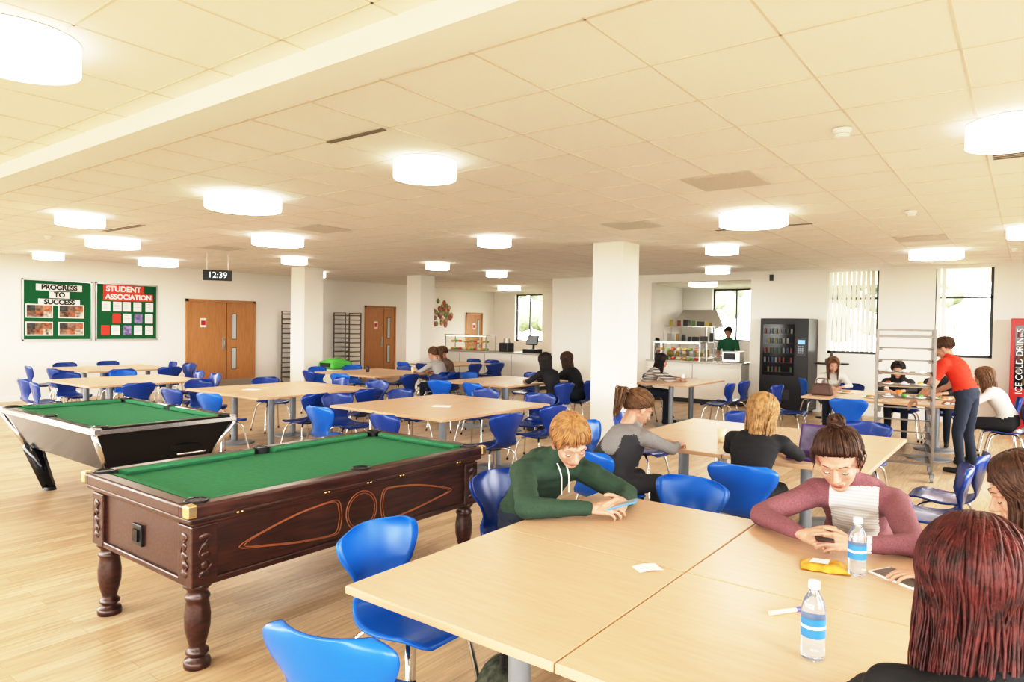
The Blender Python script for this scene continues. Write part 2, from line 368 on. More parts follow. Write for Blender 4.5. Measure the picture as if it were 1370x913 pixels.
# ---------------------------------------------------------------- furniture
def chair_mesh(M_shell):
    mb=MB()
    prof=[(.222,.424),(.212,.443),(.14,.453),(.04,.442),(-.06,.438),(-.135,.447),(-.19,.482),(-.213,.545),(-.23,.62),(-.247,.70),(-.262,.765),(-.27,.80)]
    hw=[.12,.17,.203,.213,.208,.185,.15,.128,.165,.215,.218,.15]
    P=sm(prof,4); Wd=sm([(w,0) for w in hw],4); n=len(P); T=13
    top=[];bot=[]
    for i in range(n):
        y,z=P[i].x,P[i].y; a=P[max(i-1,0)];b=P[min(i+1,n-1)]; t=(b-a).normalized(); ny,nz=t.y,-t.x
        bk=max(0,min(1,(z-.50)/.12)); w=Wd[i].x
        st=max(0,min(1,(i-1)/6))*(1-bk)
        for j in range(T):
            u=-1+2*j/(T-1); yy=y+.055*u*u*bk; zz=z+.014*u*u*st
            top.append(V((w*u,yy+ny*.005,zz+nz*.005))); bot.append(V((w*u,yy-ny*.005,zz-nz*.005)))
    vs=top+bot; o=n*T; fs=[]
    for i in range(n-1):
        for j in range(T-1):
            a=i*T+j; fs.append((a,a+T,a+T+1,a+1)); fs.append((o+a,o+a+1,o+a+T+1,o+a+T))
    for i in range(n-1):
        a=i*T; fs.append((a,o+a,o+a+T,a+T)); a=i*T+T-1; fs.append((a,a+T,o+a+T,o+a))
    for j in range(T-1):
        a=j; fs.append((a,a+1,o+a+1,o+a)); a=(n-1)*T+j; fs.append((a,o+a,o+a+1,a+1))
    mb.add(vs,fs,M_shell,True)
    for sx in(-1,1):
        for sy in(-1,1):
            pts=sm([(sx*.05,sy*.05+.0,.425),(sx*.12,sy*.10,.418),(sx*.165,sy*.145,.38),(sx*.19,sy*.175,.25),(sx*.225,sy*.215,.012)],4)
            mb.tube(pts,.0105,M_chrome,8); mb.cyl((sx*.226,sy*.216,0),(sx*.2245,sy*.2145,.025),.014,.014,M_rubber,10)
    mb.cyl((0,0,.415),(0,0,.432),.09,.09,M_black,16)
    return mb.mesh('dining_chair')
CH_ME=chair_mesh(M_blue); CH_SHADED=chair_mesh(M_blue_shaded)
def chair(x,y,deg,shaded=False): place(CH_SHADED if shaded else CH_ME,'dining_chair',(x,y,0),math.radians(deg))  # flag picks the shell with shade painted into its blue
tab_cache={}
def table_mesh(w,d):
    k=(round(w,3),round(d,3))
    if k in tab_cache: return tab_cache[k]
    mb=MB(); mb.b2((-w/2,-d/2,.712),(w/2,d/2,.738),M_edge,bev=.003); mb.b2((-w/2+.003,-d/2+.003,.736),(w/2-.003,d/2-.003,.740),M_beech)
    mb.cyl((0,0,.02),(0,0,.70),.042,.042,M_greyp,24); mb.cyl((0,0,.695),(0,0,.712),.15,.15,M_greyp,24)
    mb.lathe([(.26,0),(.265,.008),(.24,.018),(.06,.032),(.044,.045)],M_greyp,seg=32)
    tab_cache[k]=mb.mesh('dining_table'); return tab_cache[k]
def cluster(x0,x1,y0,y1,nx=2,ny=2):
    w=(x1-x0)/nx; d=(y1-y0)/ny; me=table_mesh(w-.004,d-.004)
    for i in range(nx):
        for j in range(ny): place(me,'dining_table',(x0+w*(i+.5),y0+d*(j+.5),0))
def ring(x0,x1,y0,y1,sides='lrnf',off=.16):
    for s in sides:
        for k in(.25,.75):
            j=lambda a=.05:random.uniform(-a,a); r=random.uniform(-10,10); o=off+random.uniform(-.03,.12); shaded=s in 'rf' or random.random()<.35
            if s=='l': chair(x0-o,y0+(y1-y0)*k+j(),-90+r,shaded)
            if s=='r': chair(x1+o,y0+(y1-y0)*k+j(),90+r,shaded)
            if s=='n': chair(x0+(x1-x0)*k+j(),y0-o,0+r,shaded)
            if s=='f': chair(x0+(x1-x0)*k+j(),y1+o,180+r,shaded)
cluster(-1.87,-.13,1.53,3.30)
chair(-1.98,1.97,-90); chair(-1.60,1.40,17); chair(-1.52,3.50,176); 
chair(-.66,3.85,184); chair(-2.25,3.1,-100,True); 
cluster(-2.7,-.8,4.85,6.65)
chair(-1.43,4.52,2); chair(-2.36,4.28,-12); chair(-2.3,6.86,180,True);chair(-1.2,6.9,178,True); chair(-.52,5.2,98,True); chair(-.46,5.85,88,True); chair(-2.95,5.35,-88);chair(-2.98,6.1,-95,True)
TB={'T4':(-6.15,-4.45,4.8,6.65),'T5':(-9.0,-7.3,4.65,6.5),'T6':(-11.7,-10.1,3.9,5.6),'T7':(-10.6,-8.9,7.9,9.5),'T8':(-7.6,-6.2,8.1,9.8),'T10':(-14.6,-13.0,5.0,6.6)}
for k,t in TB.items():
    cluster(*t); ring(*t,sides='lrnf' if k not in('T8',) else 'lnf')
cluster(-5.2,-4.3,10.3,12.0,1,2); 
for (x,y,a) in [(-3.95,10.7,90),(-3.95,11.4,85),(-5.4,10.9,-90),(-5.4,11.6,-90),(-3.3,11.0,80)]: chair(x,y,a,True)
cluster(-2.5,-.5,9.95,11.6); chair(-1.8,9.6,4)
for (x,y,a) in [(-2.75,10.4,-90),(-2.3,11.95,180),(-.3,11.3,95),(-1.0,11.95,180),(-1.5,12.0,180),(-.2,10.3,95)]: chair(x,y,a,True)
cluster(-.12,1.6,4.6,6.3); 
for (x,y,a) in [(.3,6.6,180),(1.1,6.6,180)]: chair(x,y,a,True)
cluster(-11.6,-10.2,11.2,12.8); ring(-11.6,-10.2,11.2,12.8,'rnf')
# ---------- mahogany pool table
def pool_table_classic(cx,cy):
    mb=MB(); w,l=1.16/2,2.14/2; H=.80
    mb.b2((-w+.06,-l+.06,.42),(w-.06,l-.06,.74),M_mahog)
    mb.b2((-w+.045,-l+.045,.395),(w-.045,l-.045,.43),M_mahog,bev=.008)
    mb.b2((-w+.05,-l+.05,.685),(w-.05,l-.05,.705),M_mahog,bev=.006)
    mb.b2((-w+.02,-l+.02,.705),(w-.02,l-.02,.735),M_mahog,bev=.01)
    rw=.085
    mb.b2((-w,-l,.735),(-w+rw,l,H),M_mahog,bev=.012); mb.b2((w-rw,-l,.735),(w,l,H),M_mahog,bev=.012)
    mb.b2((-w+rw-.01,-l,.735),(w-rw+.01,-l+rw,H),M_mahog,bev=.012); mb.b2((-w+rw-.01,l-rw,.735),(w-rw+.01,l,H),M_mahog,bev=.012)
    mb.b2((-w+rw-.005,-l+rw-.005,.745),(w-rw+.005,l-rw+.005,.765),M_felt)
    cu=.045; g=.07
    for sx in(-1,1):
        for (ya,yb) in((-l+rw+g,-.055),(.055,l-rw-g)):
            x0=sx*(w-rw+.004); x1=sx*(w-rw-cu)
            vs=[(x0,ya,.76),(x0,yb,.76),(x0,ya,H-.001),(x0,yb,H-.001),(x1,ya+.03,.785),(x1,yb-.03,.785),(x1,ya+.03,H-.006),(x1,yb-.03,H-.006),(x1+sx*.015,ya+.025,.766),(x1+sx*.015,yb-.025,.766)]
            mb.add(vs,[(2,3,7,6),(6,7,5,4),(4,5,9,8),(0,2,6,4,8),(1,9,5,7,3)],M_felt)
    for sy in(-1,1):
        xa,xb=-w+rw+g,w-rw-g; y0=sy*(l-rw+.004); y1=sy*(l-rw-cu)
        vs=[(xa,y0,.76),(xb,y0,.76),(xa,y0,H-.001),(xb,y0,H-.001),(xa+.03,y1,.785),(xb-.03,y1,.785),(xa+.03,y1,H-.006),(xb-.03,y1,H-.006),(xa+.025,y1+sy*.015,.766),(xb-.025,y1+sy*.015,.766)]
        mb.add(vs,[(2,3,7,6),(6,7,5,4),(4,5,9,8),(0,2,6,4,8),(1,9,5,7,3)],M_felt)
    for sx in(-1,1):
        for sy in(-1,0,1):
            px=sx*(w-rw+(.0 if sy else .012)); py=sy*(l-rw)
            mb.cyl((px,py,.74),(px,py,H+.002),.052,.052,M_black,20)
            mb.lathe([(.05,0),(.058,.004),(.052,.008),(.044,.004),(.040,-.002)],M_blackg,c=(px,py,H),seg=20)
            if sy: mb.b2((sx*(w+.003)-sx*.05,sy*(l+.003)-sy*.05,.742),(sx*(w+.003),sy*(l+.003),H+.004),M_brass,bev=.008)
    for sx in(-1,1):
        for sy in(-1,1):
            px,py=sx*(w-.105),sy*(l-.105)
            mb.b2((px-.065,py-.065,.40),(px+.065,py+.065,.69),M_mahog,bev=.006)
            for k,zz in enumerate((.46,.50,.545,.59,.635)):
                mb.ell((px+sx*.064,py,zz),(.010,.020 if k%2 else .030,.022),M_mahog); mb.ell((px,py+sy*.064,zz),(.020 if k%2 else .030,.010,.022),M_mahog)
            mb.tube(sm([(px+sx*.066,py-.03,.45),(px+sx*.066,py+.03,.50),(px+sx*.066,py-.03,.56),(px+sx*.066,py+.03,.64)],5),.006,M_mahog)
            mb.tube(sm([(px-.03,py+sy*.066,.45),(px+.03,py+sy*.066,.50),(px-.03,py+sy*.066,.56),(px+.03,py+sy*.066,.64)],5),.006,M_mahog)
            mb.lathe([(.062,.40),(.066,.39),(.05,.375),(.044,.36),(.055,.345),(.058,.335),(.05,.32),(.053,.30),(.060,.25),(.058,.19),(.045,.13),(.036,.10),(.040,.09),(.052,.078),(.052,.066),(.038,.055),(.036,.045),(.058,.035),(.062,.02),(.06,.0),(0,0)],M_mahog,c=(px,py,0),seg=28)
    for sx in(-1,1):
        X=sx*(w-.058)
        for R_,q in((.115,.003),(.100,.002)):
            circ=[(X,R_*math.cos(a),.555+R_*math.sin(a)) for a in [i*math.pi/18 for i in range(36)]]
            mb.tube(circ,q,M_inlay,6,closed=True)
        for sy in(-1,1):
            for sc in(1,.93):
                o=[(.78,-.02),(.62,.035),(.42,.078),(.22,.098),(.165,.085),(.15,.04),(.145,0),(.15,-.04),(.165,-.085),(.22,-.10),(.42,-.085),(.62,-.055)]
                pts=[(X,sy*((a-.4)*sc+.4),.555+b*sc) for a,b in o]
                mb.tube(sm(pts,4,True),.0025,M_inlay,6,closed=True)
        for yy in(-.8,-.28,.02,.28,.8):
            for q in(-.012,.012): mb.ell((sx*(w-.018),yy+q,.722),.008,M_brass,seg=10,rings=6)
    mb.b2((-.07,-l+.045,.49),(.03,-l+.075,.60),M_black,bev=.004); mb.b2((-.045,-l+.035,.515),(.005,-l+.055,.575),M_blackg)
    mb.obj('pool_table',(cx,cy,0))
pool_table_classic(-3.61,2.65)
def pool_table_modern(cx,cy):
    mb=MB(); l,w=2.1/2,1.2/2; H=.80
    mb.box((0,0,.58),(1.75,.86,.32),M_blackg,top=(2.06,1.16))
    for sx in(-1,1):
        for sy in(-1,1):
            mb.tube([(sx*.875,sy*.43,.42),(sx*1.035,sy*.585,.745)],.022,M_chrome,10)
            p0=(sx*.84,sy*.40,.43);p1=(sx*.70,sy*.30,.02)
            d=V(p1)-V(p0); mb.tube([p0,V(p0)+d*.5,p1],[.085,.07,.055],M_blackg,4,up=V((1,0,0)))
            mb.tube([V(p0)+V((sx*.05,sy*.05,0)),V(p1)+V((sx*.035,sy*.035,0))],.012,M_chrome,8)
            mb.cyl((p1[0],p1[1],0),(p1[0],p1[1],.03),.06,.05,M_black,16)
    rw=.08
    mb.b2((-l,-w,.735),(l,-w+rw,H),M_blackg,bev=.014); mb.b2((-l,w-rw,.735),(l,w,H),M_blackg,bev=.014)
    mb.b2((-l,-w+rw-.01,.735),(-l+rw,w-rw+.01,H),M_blackg,bev=.014); mb.b2((l-rw,-w+rw-.01,.735),(l,w-rw+.01,H),M_blackg,bev=.014)
    for y in(-w,w): mb.b2((-l+.05,y-.004,.75),(l-.05,y+.004,.785),M_chrome)
    for x in(-l,l): mb.b2((x-.004,-w+.05,.75),(x+.004,w-.05,.785),M_chrome)
    mb.b2((-l+rw-.005,-w+rw-.005,.745),(l-rw+.005,w-rw+.005,.765),M_felt)
    for sy in(-1,1):
        for a,b in((-l+rw+.07,-.06),(.06,l-rw-.07)): mb.b2((a,sy*(w-rw-.045),.767),(b,sy*(w-rw+.004),H-.002),M_felt,bev=.006)
    for sx in(-1,1): mb.b2((sx*(l-rw-.045),-w+rw+.07,.767),(sx*(l-rw+.004),w-rw-.07,H-.002),M_felt,bev=.006)
    for sy in(-1,1):
        for sx in(-1,0,1):
            px,py=sx*(l-rw),sy*(w-rw+(0 if sx else .012)); mb.cyl((px,py,.74),(px,py,H+.002),.052,.052,M_black,20)
            mb.lathe([(.05,0),(.058,.004),(.052,.008),(.044,.004),(.040,-.002)],M_blackg,c=(px,py,H),seg=20)
            if sx: mb.b2((sx*(l+.004)-sx*.07,sy*(w+.004)-sy*.07,.74),(sx*(l+.004),sy*(w+.004),H+.004),M_chrome,bev=.014)
    mb.tube(sm([(.95,.1,.5),(.99,.12,.5),(.99,.32,.5),(.95,.34,.5)],4),.01,M_chrome)
    mb.obj('pool_table',(cx,cy,0))
pool_table_modern(-6.8,2.85)
# ---------- racks
def rack(name,x,y,rz,w,d,h,n,m,fill=0,loaded=()):
    mb=MB(); rr=random.Random(2)
    for sx in(-1,1):
        for sy in(-1,1): mb.b2((sx*w/2-.014,sy*d/2-.014,.12),(sx*w/2+.014,sy*d/2+.014,h),m,bev=.003)
    for i in range(n):
        z=.2+i*(h-.28)/(n-1)
        for sx in(-1,1): mb.b2((sx*w/2-.016,-d/2,z-.014),(sx*w/2+.016,d/2,z+.014),m); mb.b2((sx*(w/2-.035)-.02,-d/2,z-.014),(sx*(w/2-.035)+.02,d/2,z-.01),m)
        if fill and i%2==0: mb.b2((-w/2+.03,-d/2,z-.008),(w/2-.03,d/2,z+.006),m)
        if i in loaded:
            mb.b2((-w/2+.02,-d/2+.02,z-.009),(w/2-.02,d/2-.02,z+.002),C('serving_tray',(.28,.20,.14),.4),bev=.002)
            for q in range(3):
                c=[(.7,.68,.62),(.5,.12,.05),(.15,.35,.10),(.65,.45,.12),(.7,.7,.68)][rr.randrange(5)]
                px=-w/2+.12+q*.16; mb.lathe([(0,.004),(.04,.003),(.06,.018),(.055,.02),(0,.01)],M_white,c=(px,rr.uniform(-.1,.1),z),seg=16); mb.ell((px,0,z+.025),(.03,.03,.022),C('leftover_%s'%str(c),c,.5),seg=8,rings=6)
        if i in(0,n-1) : 
            for sy in(-1,1): mb.b2((-w/2,sy*d/2-.012,z-.012),(w/2,sy*d/2+.012,z+.012),m)
        elif name=='tray_trolley': mb.b2((-w/2,d/2-.008,z-.008),(w/2,d/2+.008,z+.008),m)
    for sy in(-1,1): mb.b2((-w/2,sy*d/2-.012,h-.02),(w/2,sy*d/2+.012,h),m)
    for sx in(-1,1):
        for sy in(-1,1):
            mb.cyl((sx*w/2,sy*d/2,.08),(sx*w/2,sy*d/2,.13),.012,.012,m,8); mb.cyl((sx*w/2-.015,sy*d/2+.01,.05),(sx*w/2+.015,sy*d/2+.01,.05),.05,.05,M_greyp,18)
            mb.b2((sx*w/2-.022,sy*d/2-.02,.05),(sx*w/2-.017,sy*d/2+.03,.1),m);mb.b2((sx*w/2+.017,sy*d/2-.02,.05),(sx*w/2+.022,sy*d/2+.03,.1),m)
    mb.obj(name,(x,y,0),rz)
M_rk=C('trolley_aluminium',(.20,.18,.165),.35,metal=.3); M_rk2=C('rack_steel_bronze',(.15,.12,.095),.45)
rack('tray_trolley',-1.12,8.93,math.radians(8),.56,.5,1.68,11,M_rk,loaded=(5,6,7))
rack('tray_rack',-15.5,11.0,0,.5,.55,1.95,14,M_rk2,1); rack('tray_rack',-15.5,12.7,0,.5,.55,1.95,14,M_rk2,1)
mb=MB(); M_bin=C('bin_body',(.6,.58,.52),.4); M_lime=C('bin_lid_green',(.09,.38,.06),.4)
mb.box((0,0,.36),(.46,.46,.72),M_bin,bev=.03,top=(.52,.52)); mb.box((0,0,.80),(.55,.55,.16),M_lime,bev=.04,top=(.46,.46)); mb.ell((0,0,.87),(.22,.22,.07),M_lime); mb.b2((-.15,-.275,.76),(.15,-.24,.84),M_black)
mb.obj('litter_bin',(-11.35,9.0,0))
# ---------- vending machines
def vending(name,x,y,w,d,h,body,red=False):
    e=empty(name,(x,y,0)); mb=MB(); mb.b2((-w/2,-d/2,.06),(w/2,d/2,h),body,bev=.012)
    for sx in(-1,1):
        for sy in(-1,1): mb.cyl((sx*(w/2-.08),sy*(d/2-.08),0),(sx*(w/2-.08),sy*(d/2-.08),.07),.03,.03,M_black)
    gx0,gx1=-w/2+.06,w/2-.26; Y=-d/2
    mb.b2((gx0,Y-.008,.75),(gx1,Y+.0,h-.12),M_blackg); 
    rr=random.Random(3)
    for r in range(5):
        z=.82+r*.19; mb.b2((gx0+.02,Y-.012,z-.006),(gx1-.02,Y-.005,z),M_dark)
        for i in range(8):
            if rr.random()<.3: continue
            xx=gx0+.05+i*(gx1-gx0-.1)/7; c=[(.12,.012,.01),(.012,.04,.10),(.12,.09,.012),(.02,.06,.02),(.14,.14,.14),(.02,.02,.02)][rr.randrange(6)]
            mb.cyl((xx,Y-.022,z),(xx,Y-.022,z+.10),.02,.02,C('can_%s'%str(c),c,.35),10)
    mb.b2((gx1+.05,Y-.012,1.15),(w/2-.04,Y,1.5),M_dark); mb.b2((gx1+.07,Y-.016,1.38),(w/2-.06,Y-.01,1.46),C('display_blue',(.1,.2,.4),.3,emit=(.3,.6,1),es=.5))
    for i in range(12): mb.b2((gx1+.075+(i%3)*.035,Y-.018,1.2+(i//3)*.04),(gx1+.1+(i%3)*.035,Y-.01,1.225+(i//3)*.04),M_greyp)
    mb.b2((gx0+.1,Y-.01,.25),(gx1-.05,Y+.0,.5),M_black,bev=.004); mb.b2((gx0+.12,Y-.016,.28),(gx1-.07,Y-.008,.47),M_dark)
    mb.obj('cabinet',parent=e)
    if red: text('ICE COLD DRINKS',.13,(-w/2+.13,Y-.016,1.2),(R90,-R90,0),M_paper,e)
vending('vending_machine',-3.85,14.36,.92,.75,1.88,M_black)
vending('drinks_vending_machine',.24,14.3,.95,.8,1.9,C('vending_red',(.40,.012,.012),.3),True)
mb=MB(); mb.cyl((0,0,1.02),(0,0,1.05),.3,.3,M_black,32); mb.cyl((0,0,.02),(0,0,1.02),.03,.03,M_black); mb.lathe([(.25,0),(.25,.01),(.04,.04)],M_black,seg=28); mb.b2((-.1,-.08,1.05),(.08,.1,1.13),M_dark,bev=.01); mb.cyl((.0,0,1.13),(0,.0,1.25),.03,.02,M_dark); mb.obj('bistro_table',(-2.95,13.9,0))
chair(-3.0,12.9,-60)
# ---------- servery counters
M_counter=C('counter_front',(.80,.77,.72),.45); M_ctop=C('counter_top',(.42,.40,.37),.25)
def counter(name,x0,x1,y0,y1,h):
    mb=MB(); mb.b2((x0+.03,y0+.05,.1),(x1-.03,y1,h-.04),M_counter,bev=.004); mb.b2((x0,y0,h-.04),(x1,y1+.02,h),M_ctop,bev=.004); mb.b2((x0+.06,y0+.09,0),(x1-.06,y1-.05,.11),M_dark)
    n=max(1,int((x1-x0)/.9))
    for i in range(1,n): xx=x0+(x1-x0)*i/n; mb.b2((xx-.004,y0+.047,.12),(xx+.004,y0+.052,h-.06),M_dark)
    mb.obj(name)
counter('servery_counter',-13.6,-9.95,14.3,15.0,.95); counter('kitchen_counter',-7.05,-4.82,14.45,15.1,.93)
def display(name,x,y,w,z=.951):
    mb=MB()
    for sx in(-1,1): mb.b2((sx*w/2-.012,-.22,0),(sx*w/2+.012,-.2,.42),M_steel); mb.b2((sx*w/2-.012,.2,0),(sx*w/2+.012,.22,.42),M_steel)
    mb.b2((-w/2,-.26,.4),(w/2,.24,.43),M_steel,bev=.004); mb.b2((-w/2,-.22,.2),(w/2,.2,.21),M_glass); mb.b2((-w/2,-.225,.05),(w/2,-.22,.4),M_glass)
    mb.b2((-w/2+.03,-.2,.392),(w/2-.03,-.17,.4),C('display_strip_light',(1,.9,.7),.5,emit=(1,.85,.6),es=6))
    for i in range(int(w/.14)):
        for zz in(.0,.212): mb.ell((-w/2+.1+i*.14,0,zz+.035),(.05,.08,.035),C('food_%d'%(i%4),[(.6,.35,.1),(.2,.4,.08),(.6,.1,.05),(.7,.6,.4)][i%4],.6))
    mb.obj(name,(x,y,z))
display('food_display_cabinet',-12.6,14.7,1.5); display('food_display_cabinet',-6.35,14.78,1.1,.931)
mb=MB(); mb.box((0,0,.05),(.38,.36,.10),M_black,bev=.01); mb.cyl((0,.05,.1),(0,.05,.25),.03,.03,M_black); R=Matrix.Translation((0,0,.33))@Matrix.Rotation(math.radians(-20),4,'X'); mb.box((0,0,0),(.36,.03,.26),M_black,M=R,bev=.006); mb.box((0,-.017,0),(.32,.004,.22),C('screen_grey',(.3,.33,.36),.2),M=R); mb.obj('cash_register',(-10.4,14.65,.95))
mb=MB(); mb.box((0,0,.12),(.3,.3,.24),M_dark,bev=.02); mb.cyl((0,0,.24),(0,0,.36),.1,.08,M_steel,20); mb.obj('coffee_grinder',(-11.3,14.7,.95))
mb=MB(); rr=random.Random(11)
mb.lathe([(0,0),(.62,0)],M_paper,M=Matrix.Rotation(R90,4,'Y'),seg=30)
for i in range(44):
    a=rr.random()*6.28; q=rr.random()**.6*.52; mb.ell((.012,q*math.cos(a),q*math.sin(a)),(.01,.09,.09),C('food_art_%d'%(i%4),[(.35,.08,.04),(.2,.24,.09),(.5,.32,.14),(.25,.10,.08)][i%4],.6,var=.5,vscale=12),seg=10,rings=6)
mb.obj('food_wall_art',(XL+.012,17.1,2.0))
def shelf_unit(x,y,w,d,h,n,m,items=True,seed=1):
    mb=MB(); rr=random.Random(seed)
    for sx in(-1,1):
        for sy in(-1,1): mb.cyl((sx*w/2,sy*d/2,0),(sx*w/2,sy*d/2,h),.014,.014,m,8)
    for i in range(n):
        z=.2+i*(h-.25)/(n-1); mb.b2((-w/2,-d/2,z-.01),(w/2,d/2,z+.01),m)
        if items:
            xx=-w/2+.1
            while xx<w/2-.08:
                c=[(.6,.6,.55),(.35,.1,.06),(.15,.3,.08),(.5,.35,.15),(.06,.06,.06),(.5,.4,.08)][rr.randrange(6)]; hh=rr.uniform(.08,.22)
                if rr.random()<.5: mb.cyl((xx,0,z+.01),(xx,0,z+.01+hh),.05,.045,C('jar_%s'%str(c),c,.4),12)
                else: mb.b2((xx-.06,-.1,z+.01),(xx+.06,.1,z+.01+hh),C('jar_%s'%str(c),c,.4),bev=.008)
                xx+=rr.uniform(.14,.22)
    mb.obj('kitchen_shelving',(x,y,0))
shelf_unit(-6.7,16.3,1.3,.45,1.75,5,M_steel); shelf_unit(-10.6,19.6,1.6,.4,1.8,4,M_steel,seed=4); shelf_unit(-5.1,19.3,.8,.4,1.8,4,M_steel,seed=6)
mb=MB(); mb.box((0,0,.45),(1.4,.7,.9),M_steel,bev=.01); mb.box((0,0,1.95),(1.6,.9,.5),M_steel,top=(1.0,.5)); mb.cyl((0,.25,.9),(0,.25,1.75),.03,.03,M_steel)
for i in range(3): mb.cyl((-.45+i*.45,0,.9),(-.45+i*.45,0,1.08),.13,.13,M_steel,20)
mb.obj('cooking_range',(-7.65,19.4,0))
mb=MB(); mb.box((0,0,.95),(.75,.7,1.9),M_white,bev=.015); mb.b2((-.36,-.37,.9),(.36,-.35,.91),M_dark); mb.tube([(.3,-.36,1.0),(.3,-.4,1.02),(.3,-.4,1.35),(.3,-.36,1.37)],.01,M_steel); mb.obj('refrigerator',(-9.3,19.5,0))
mb=MB(); mb.box((0,0,.12),(.4,.32,.24),M_steel,bev=.015); mb.b2((-.16,-.17,.06),(.10,-.155,.2),M_blackg); mb.obj('microwave_oven',(-5.15,14.85,.93))
mb=MB(); mb.box((0,0,0),(.08,.03,.13),M_dark,bev=.005); mb.obj('fire_alarm_sounder',(-4.35,YF-.016,2.75))
# ---------------------------------------------------------------- small things on tables
TT=.740
def bottle(x,y):
    mb=MB(); M_pet=C('pet_plastic',(.88,.94,.98),.05,trans=.9,spec=.5); M_lab=C('bottle_label',(.04,.20,.5),.4); M_capb=C('bottle_cap',(.8,.85,.9),.4)
    mb.lathe([(0,.002),(.026,0),(.031,.006),(.032,.03),(.030,.04),(.032,.05),(.032,.065)],M_pet,seg=24); mb.lathe([(.0325,.065),(.0325,.118)],M_lab,seg=24); mb.lathe([(.0322,.118),(.032,.14),(.026,.165),(.014,.185),(.013,.198)],M_pet,seg=24)
    mb.lathe([(.0326,.09),(.0328,.094),(.0326,.098)],M_paper,seg=24)
    mb.cyl((0,0,.196),(0,0,.215),.0155,.0155,M_capb,20); mb.obj('water_bottle',(x,y,TT))
bottle(-.456,2.01); bottle(-.489,2.80)
def phone(name,x,y,z,rz,w=.07,l=.145,c=M_black,tilt=0,sc=None):
    mb=MB(); mb.box((0,0,.004),(w,l,.008),c,bev=.003); mb.box((0,0,.0085),(w-.008,l-.02,.001),sc or C('screen_grey',(.3,.33,.36),.2)); o=mb.obj(name,(x,y,z)); o.rotation_euler=(tilt,0,rz)
phone('tablet',-.35,2.86,TT,math.radians(60),.12,.19,M_paper,0,C('tablet_screen',(.18,.17,.16),.2))
mb=MB(); M_crisp=C('crisp_packet_foil',(.70,.33,.05),.3,var=.4,vscale=30); pts=[];fs=[]
N=13
for i in range(N):
    for j in range(N):
        u=i/(N-1)*2-1; v=j/(N-1)*2-1; b=max(0,(1-u**4)*(1-v**4)); z=.003+.018*b+.014*noise.noise(V((u*2.5,v*2.5,1)))*b+.003*abs(u)
        pts.append(V((u*.085,v*.06+.012*noise.noise(V((u*3,v,4))),z)))
for i in range(N-1):
    for j in range(N-1): a=i*N+j; fs.append((a,a+N,a+N+1,a+1))
mb.add(pts,fs,M_crisp,True); mb.add([V((p.x,p.y,.001)) for p in pts],[f[::-1] for f in fs],M_crisp,True)
mb.add([V((-.055,-.03,.027)),V((.01,-.035,.028)),V((.02,.02,.029)),V((-.04,.025,.027))],[(0,1,2,3)],M_paper)
mb.obj('crisp_packet',(-.60,2.80,TT),math.radians(15))
mb=MB(); vs=[(-.05,-.035,.001),(.05,-.035,.001),(.05,.035,.004),(-.05,.035,.001),(0,-.035,.006),(0,.035,.007)]; mb.add(vs,[(0,4,5,3),(4,1,2,5)],M_paper); mb.obj('paper_note',(-1.126,2.36,TT),math.radians(55))
mb=MB(); mb.cyl((0,-.06,.008),(0,.04,.008),.008,.008,C('marker_body',(.65,.55,.4),.4),12); mb.cyl((0,.04,.008),(0,.06,.008),.0085,.0085,C('marker_cap',(.1,.1,.3),.4),12); mb.obj('marker_pen',(-.60,2.27,TT),math.radians(-35))
def plate(x,y,food=True):
    mb=MB(); mb.lathe([(0,.003),(.06,.002),(.085,.006),(.12,.018),(.118,.02),(.08,.009),(0,.006)],M_white,seg=28)
    if food: 
        for i in range(4): mb.ell((.03*math.cos(i*1.6),.03*math.sin(i*1.6),.02),(.03,.025,.018),C('meal_%d'%(i%3),[(.45,.22,.08),(.5,.12,.04),(.2,.3,.08)][i%3],.6),seg=10,rings=6)
    mb.obj('dinner_plate',(x,y,TT))
plate(-1.75,5.45); plate(-1.2,10.5); plate(-1.7,10.4); plate(-.9,10.9); plate(-2.1,10.9); plate(-4.9,10.9)
def cup(x,y,c,name='drink_cup'):
    mb=MB(); mb.lathe([(0,.002),(.03,0),(.04,.11),(.036,.11),(.03,.02),(0,.015)],c,seg=20); mb.obj(name,(x,y,TT))
cup(-1.95,5.4,C('cup_cream',(.7,.6,.42),.5)); cup(-1.4,10.7,C('cup_orange',(.7,.22,.04),.5)); cup(-1.0,10.4,M_white); cup(-9.9,8.6,M_dark); cup(-9.2,9.1,C('cup_cream',(.7,.6,.42),.5)); cup(-4.8,11.3,M_white)
mb=MB(); M_lap=C('laptop_purple',(.08,.035,.15),.35); mb.box((0,0,.009),(.34,.24,.018),M_lap,bev=.004); mb.box((0,.01,.019),(.29,.12,.002),M_black)
R=Matrix.Translation((0,.12,.015))@Matrix.Rotation(math.radians(-18),4,'X'); mb.box((0,.004,.11),(.34,.008,.22),M_lap,M=R,bev=.003); mb.box((0,-.002,.112),(.31,.004,.18),C('laptop_screen',(.08,.07,.10),.2,emit=(.3,.25,.4),es=.15,var=.6,vscale=12),M=R); mb.obj('laptop',(-1.17,5.12,TT),math.radians(-5))
for (x,y) in [(-5.2,5.6),(-8.3,5.2)]:
    mb=MB(); mb.b2((-.1,-.07,0),(.1,.07,.003),M_paper); mb.obj('paper_leaflet',(x,y,TT),.5)
mb=MB(); M_bag=C('bag_black',(.02,.02,.022),.7); M_bagp=C('bag_pattern',(.06,.07,.05),.8,var=.9,vscale=30)
mb.ell((0,0,.17),(.17,.12,.17),M_bagp,seg=20,rings=12); mb.box((0,0,.12),(.32,.2,.24),M_bag,bev=.05); mb.box((0,-.11,.11),(.24,.06,.16),M_bagp,bev=.025); mb.tube(sm([(-.05,0,.32),(-.03,0,.38),(.03,0,.38),(.05,0,.32)],4),.01,M_bag)
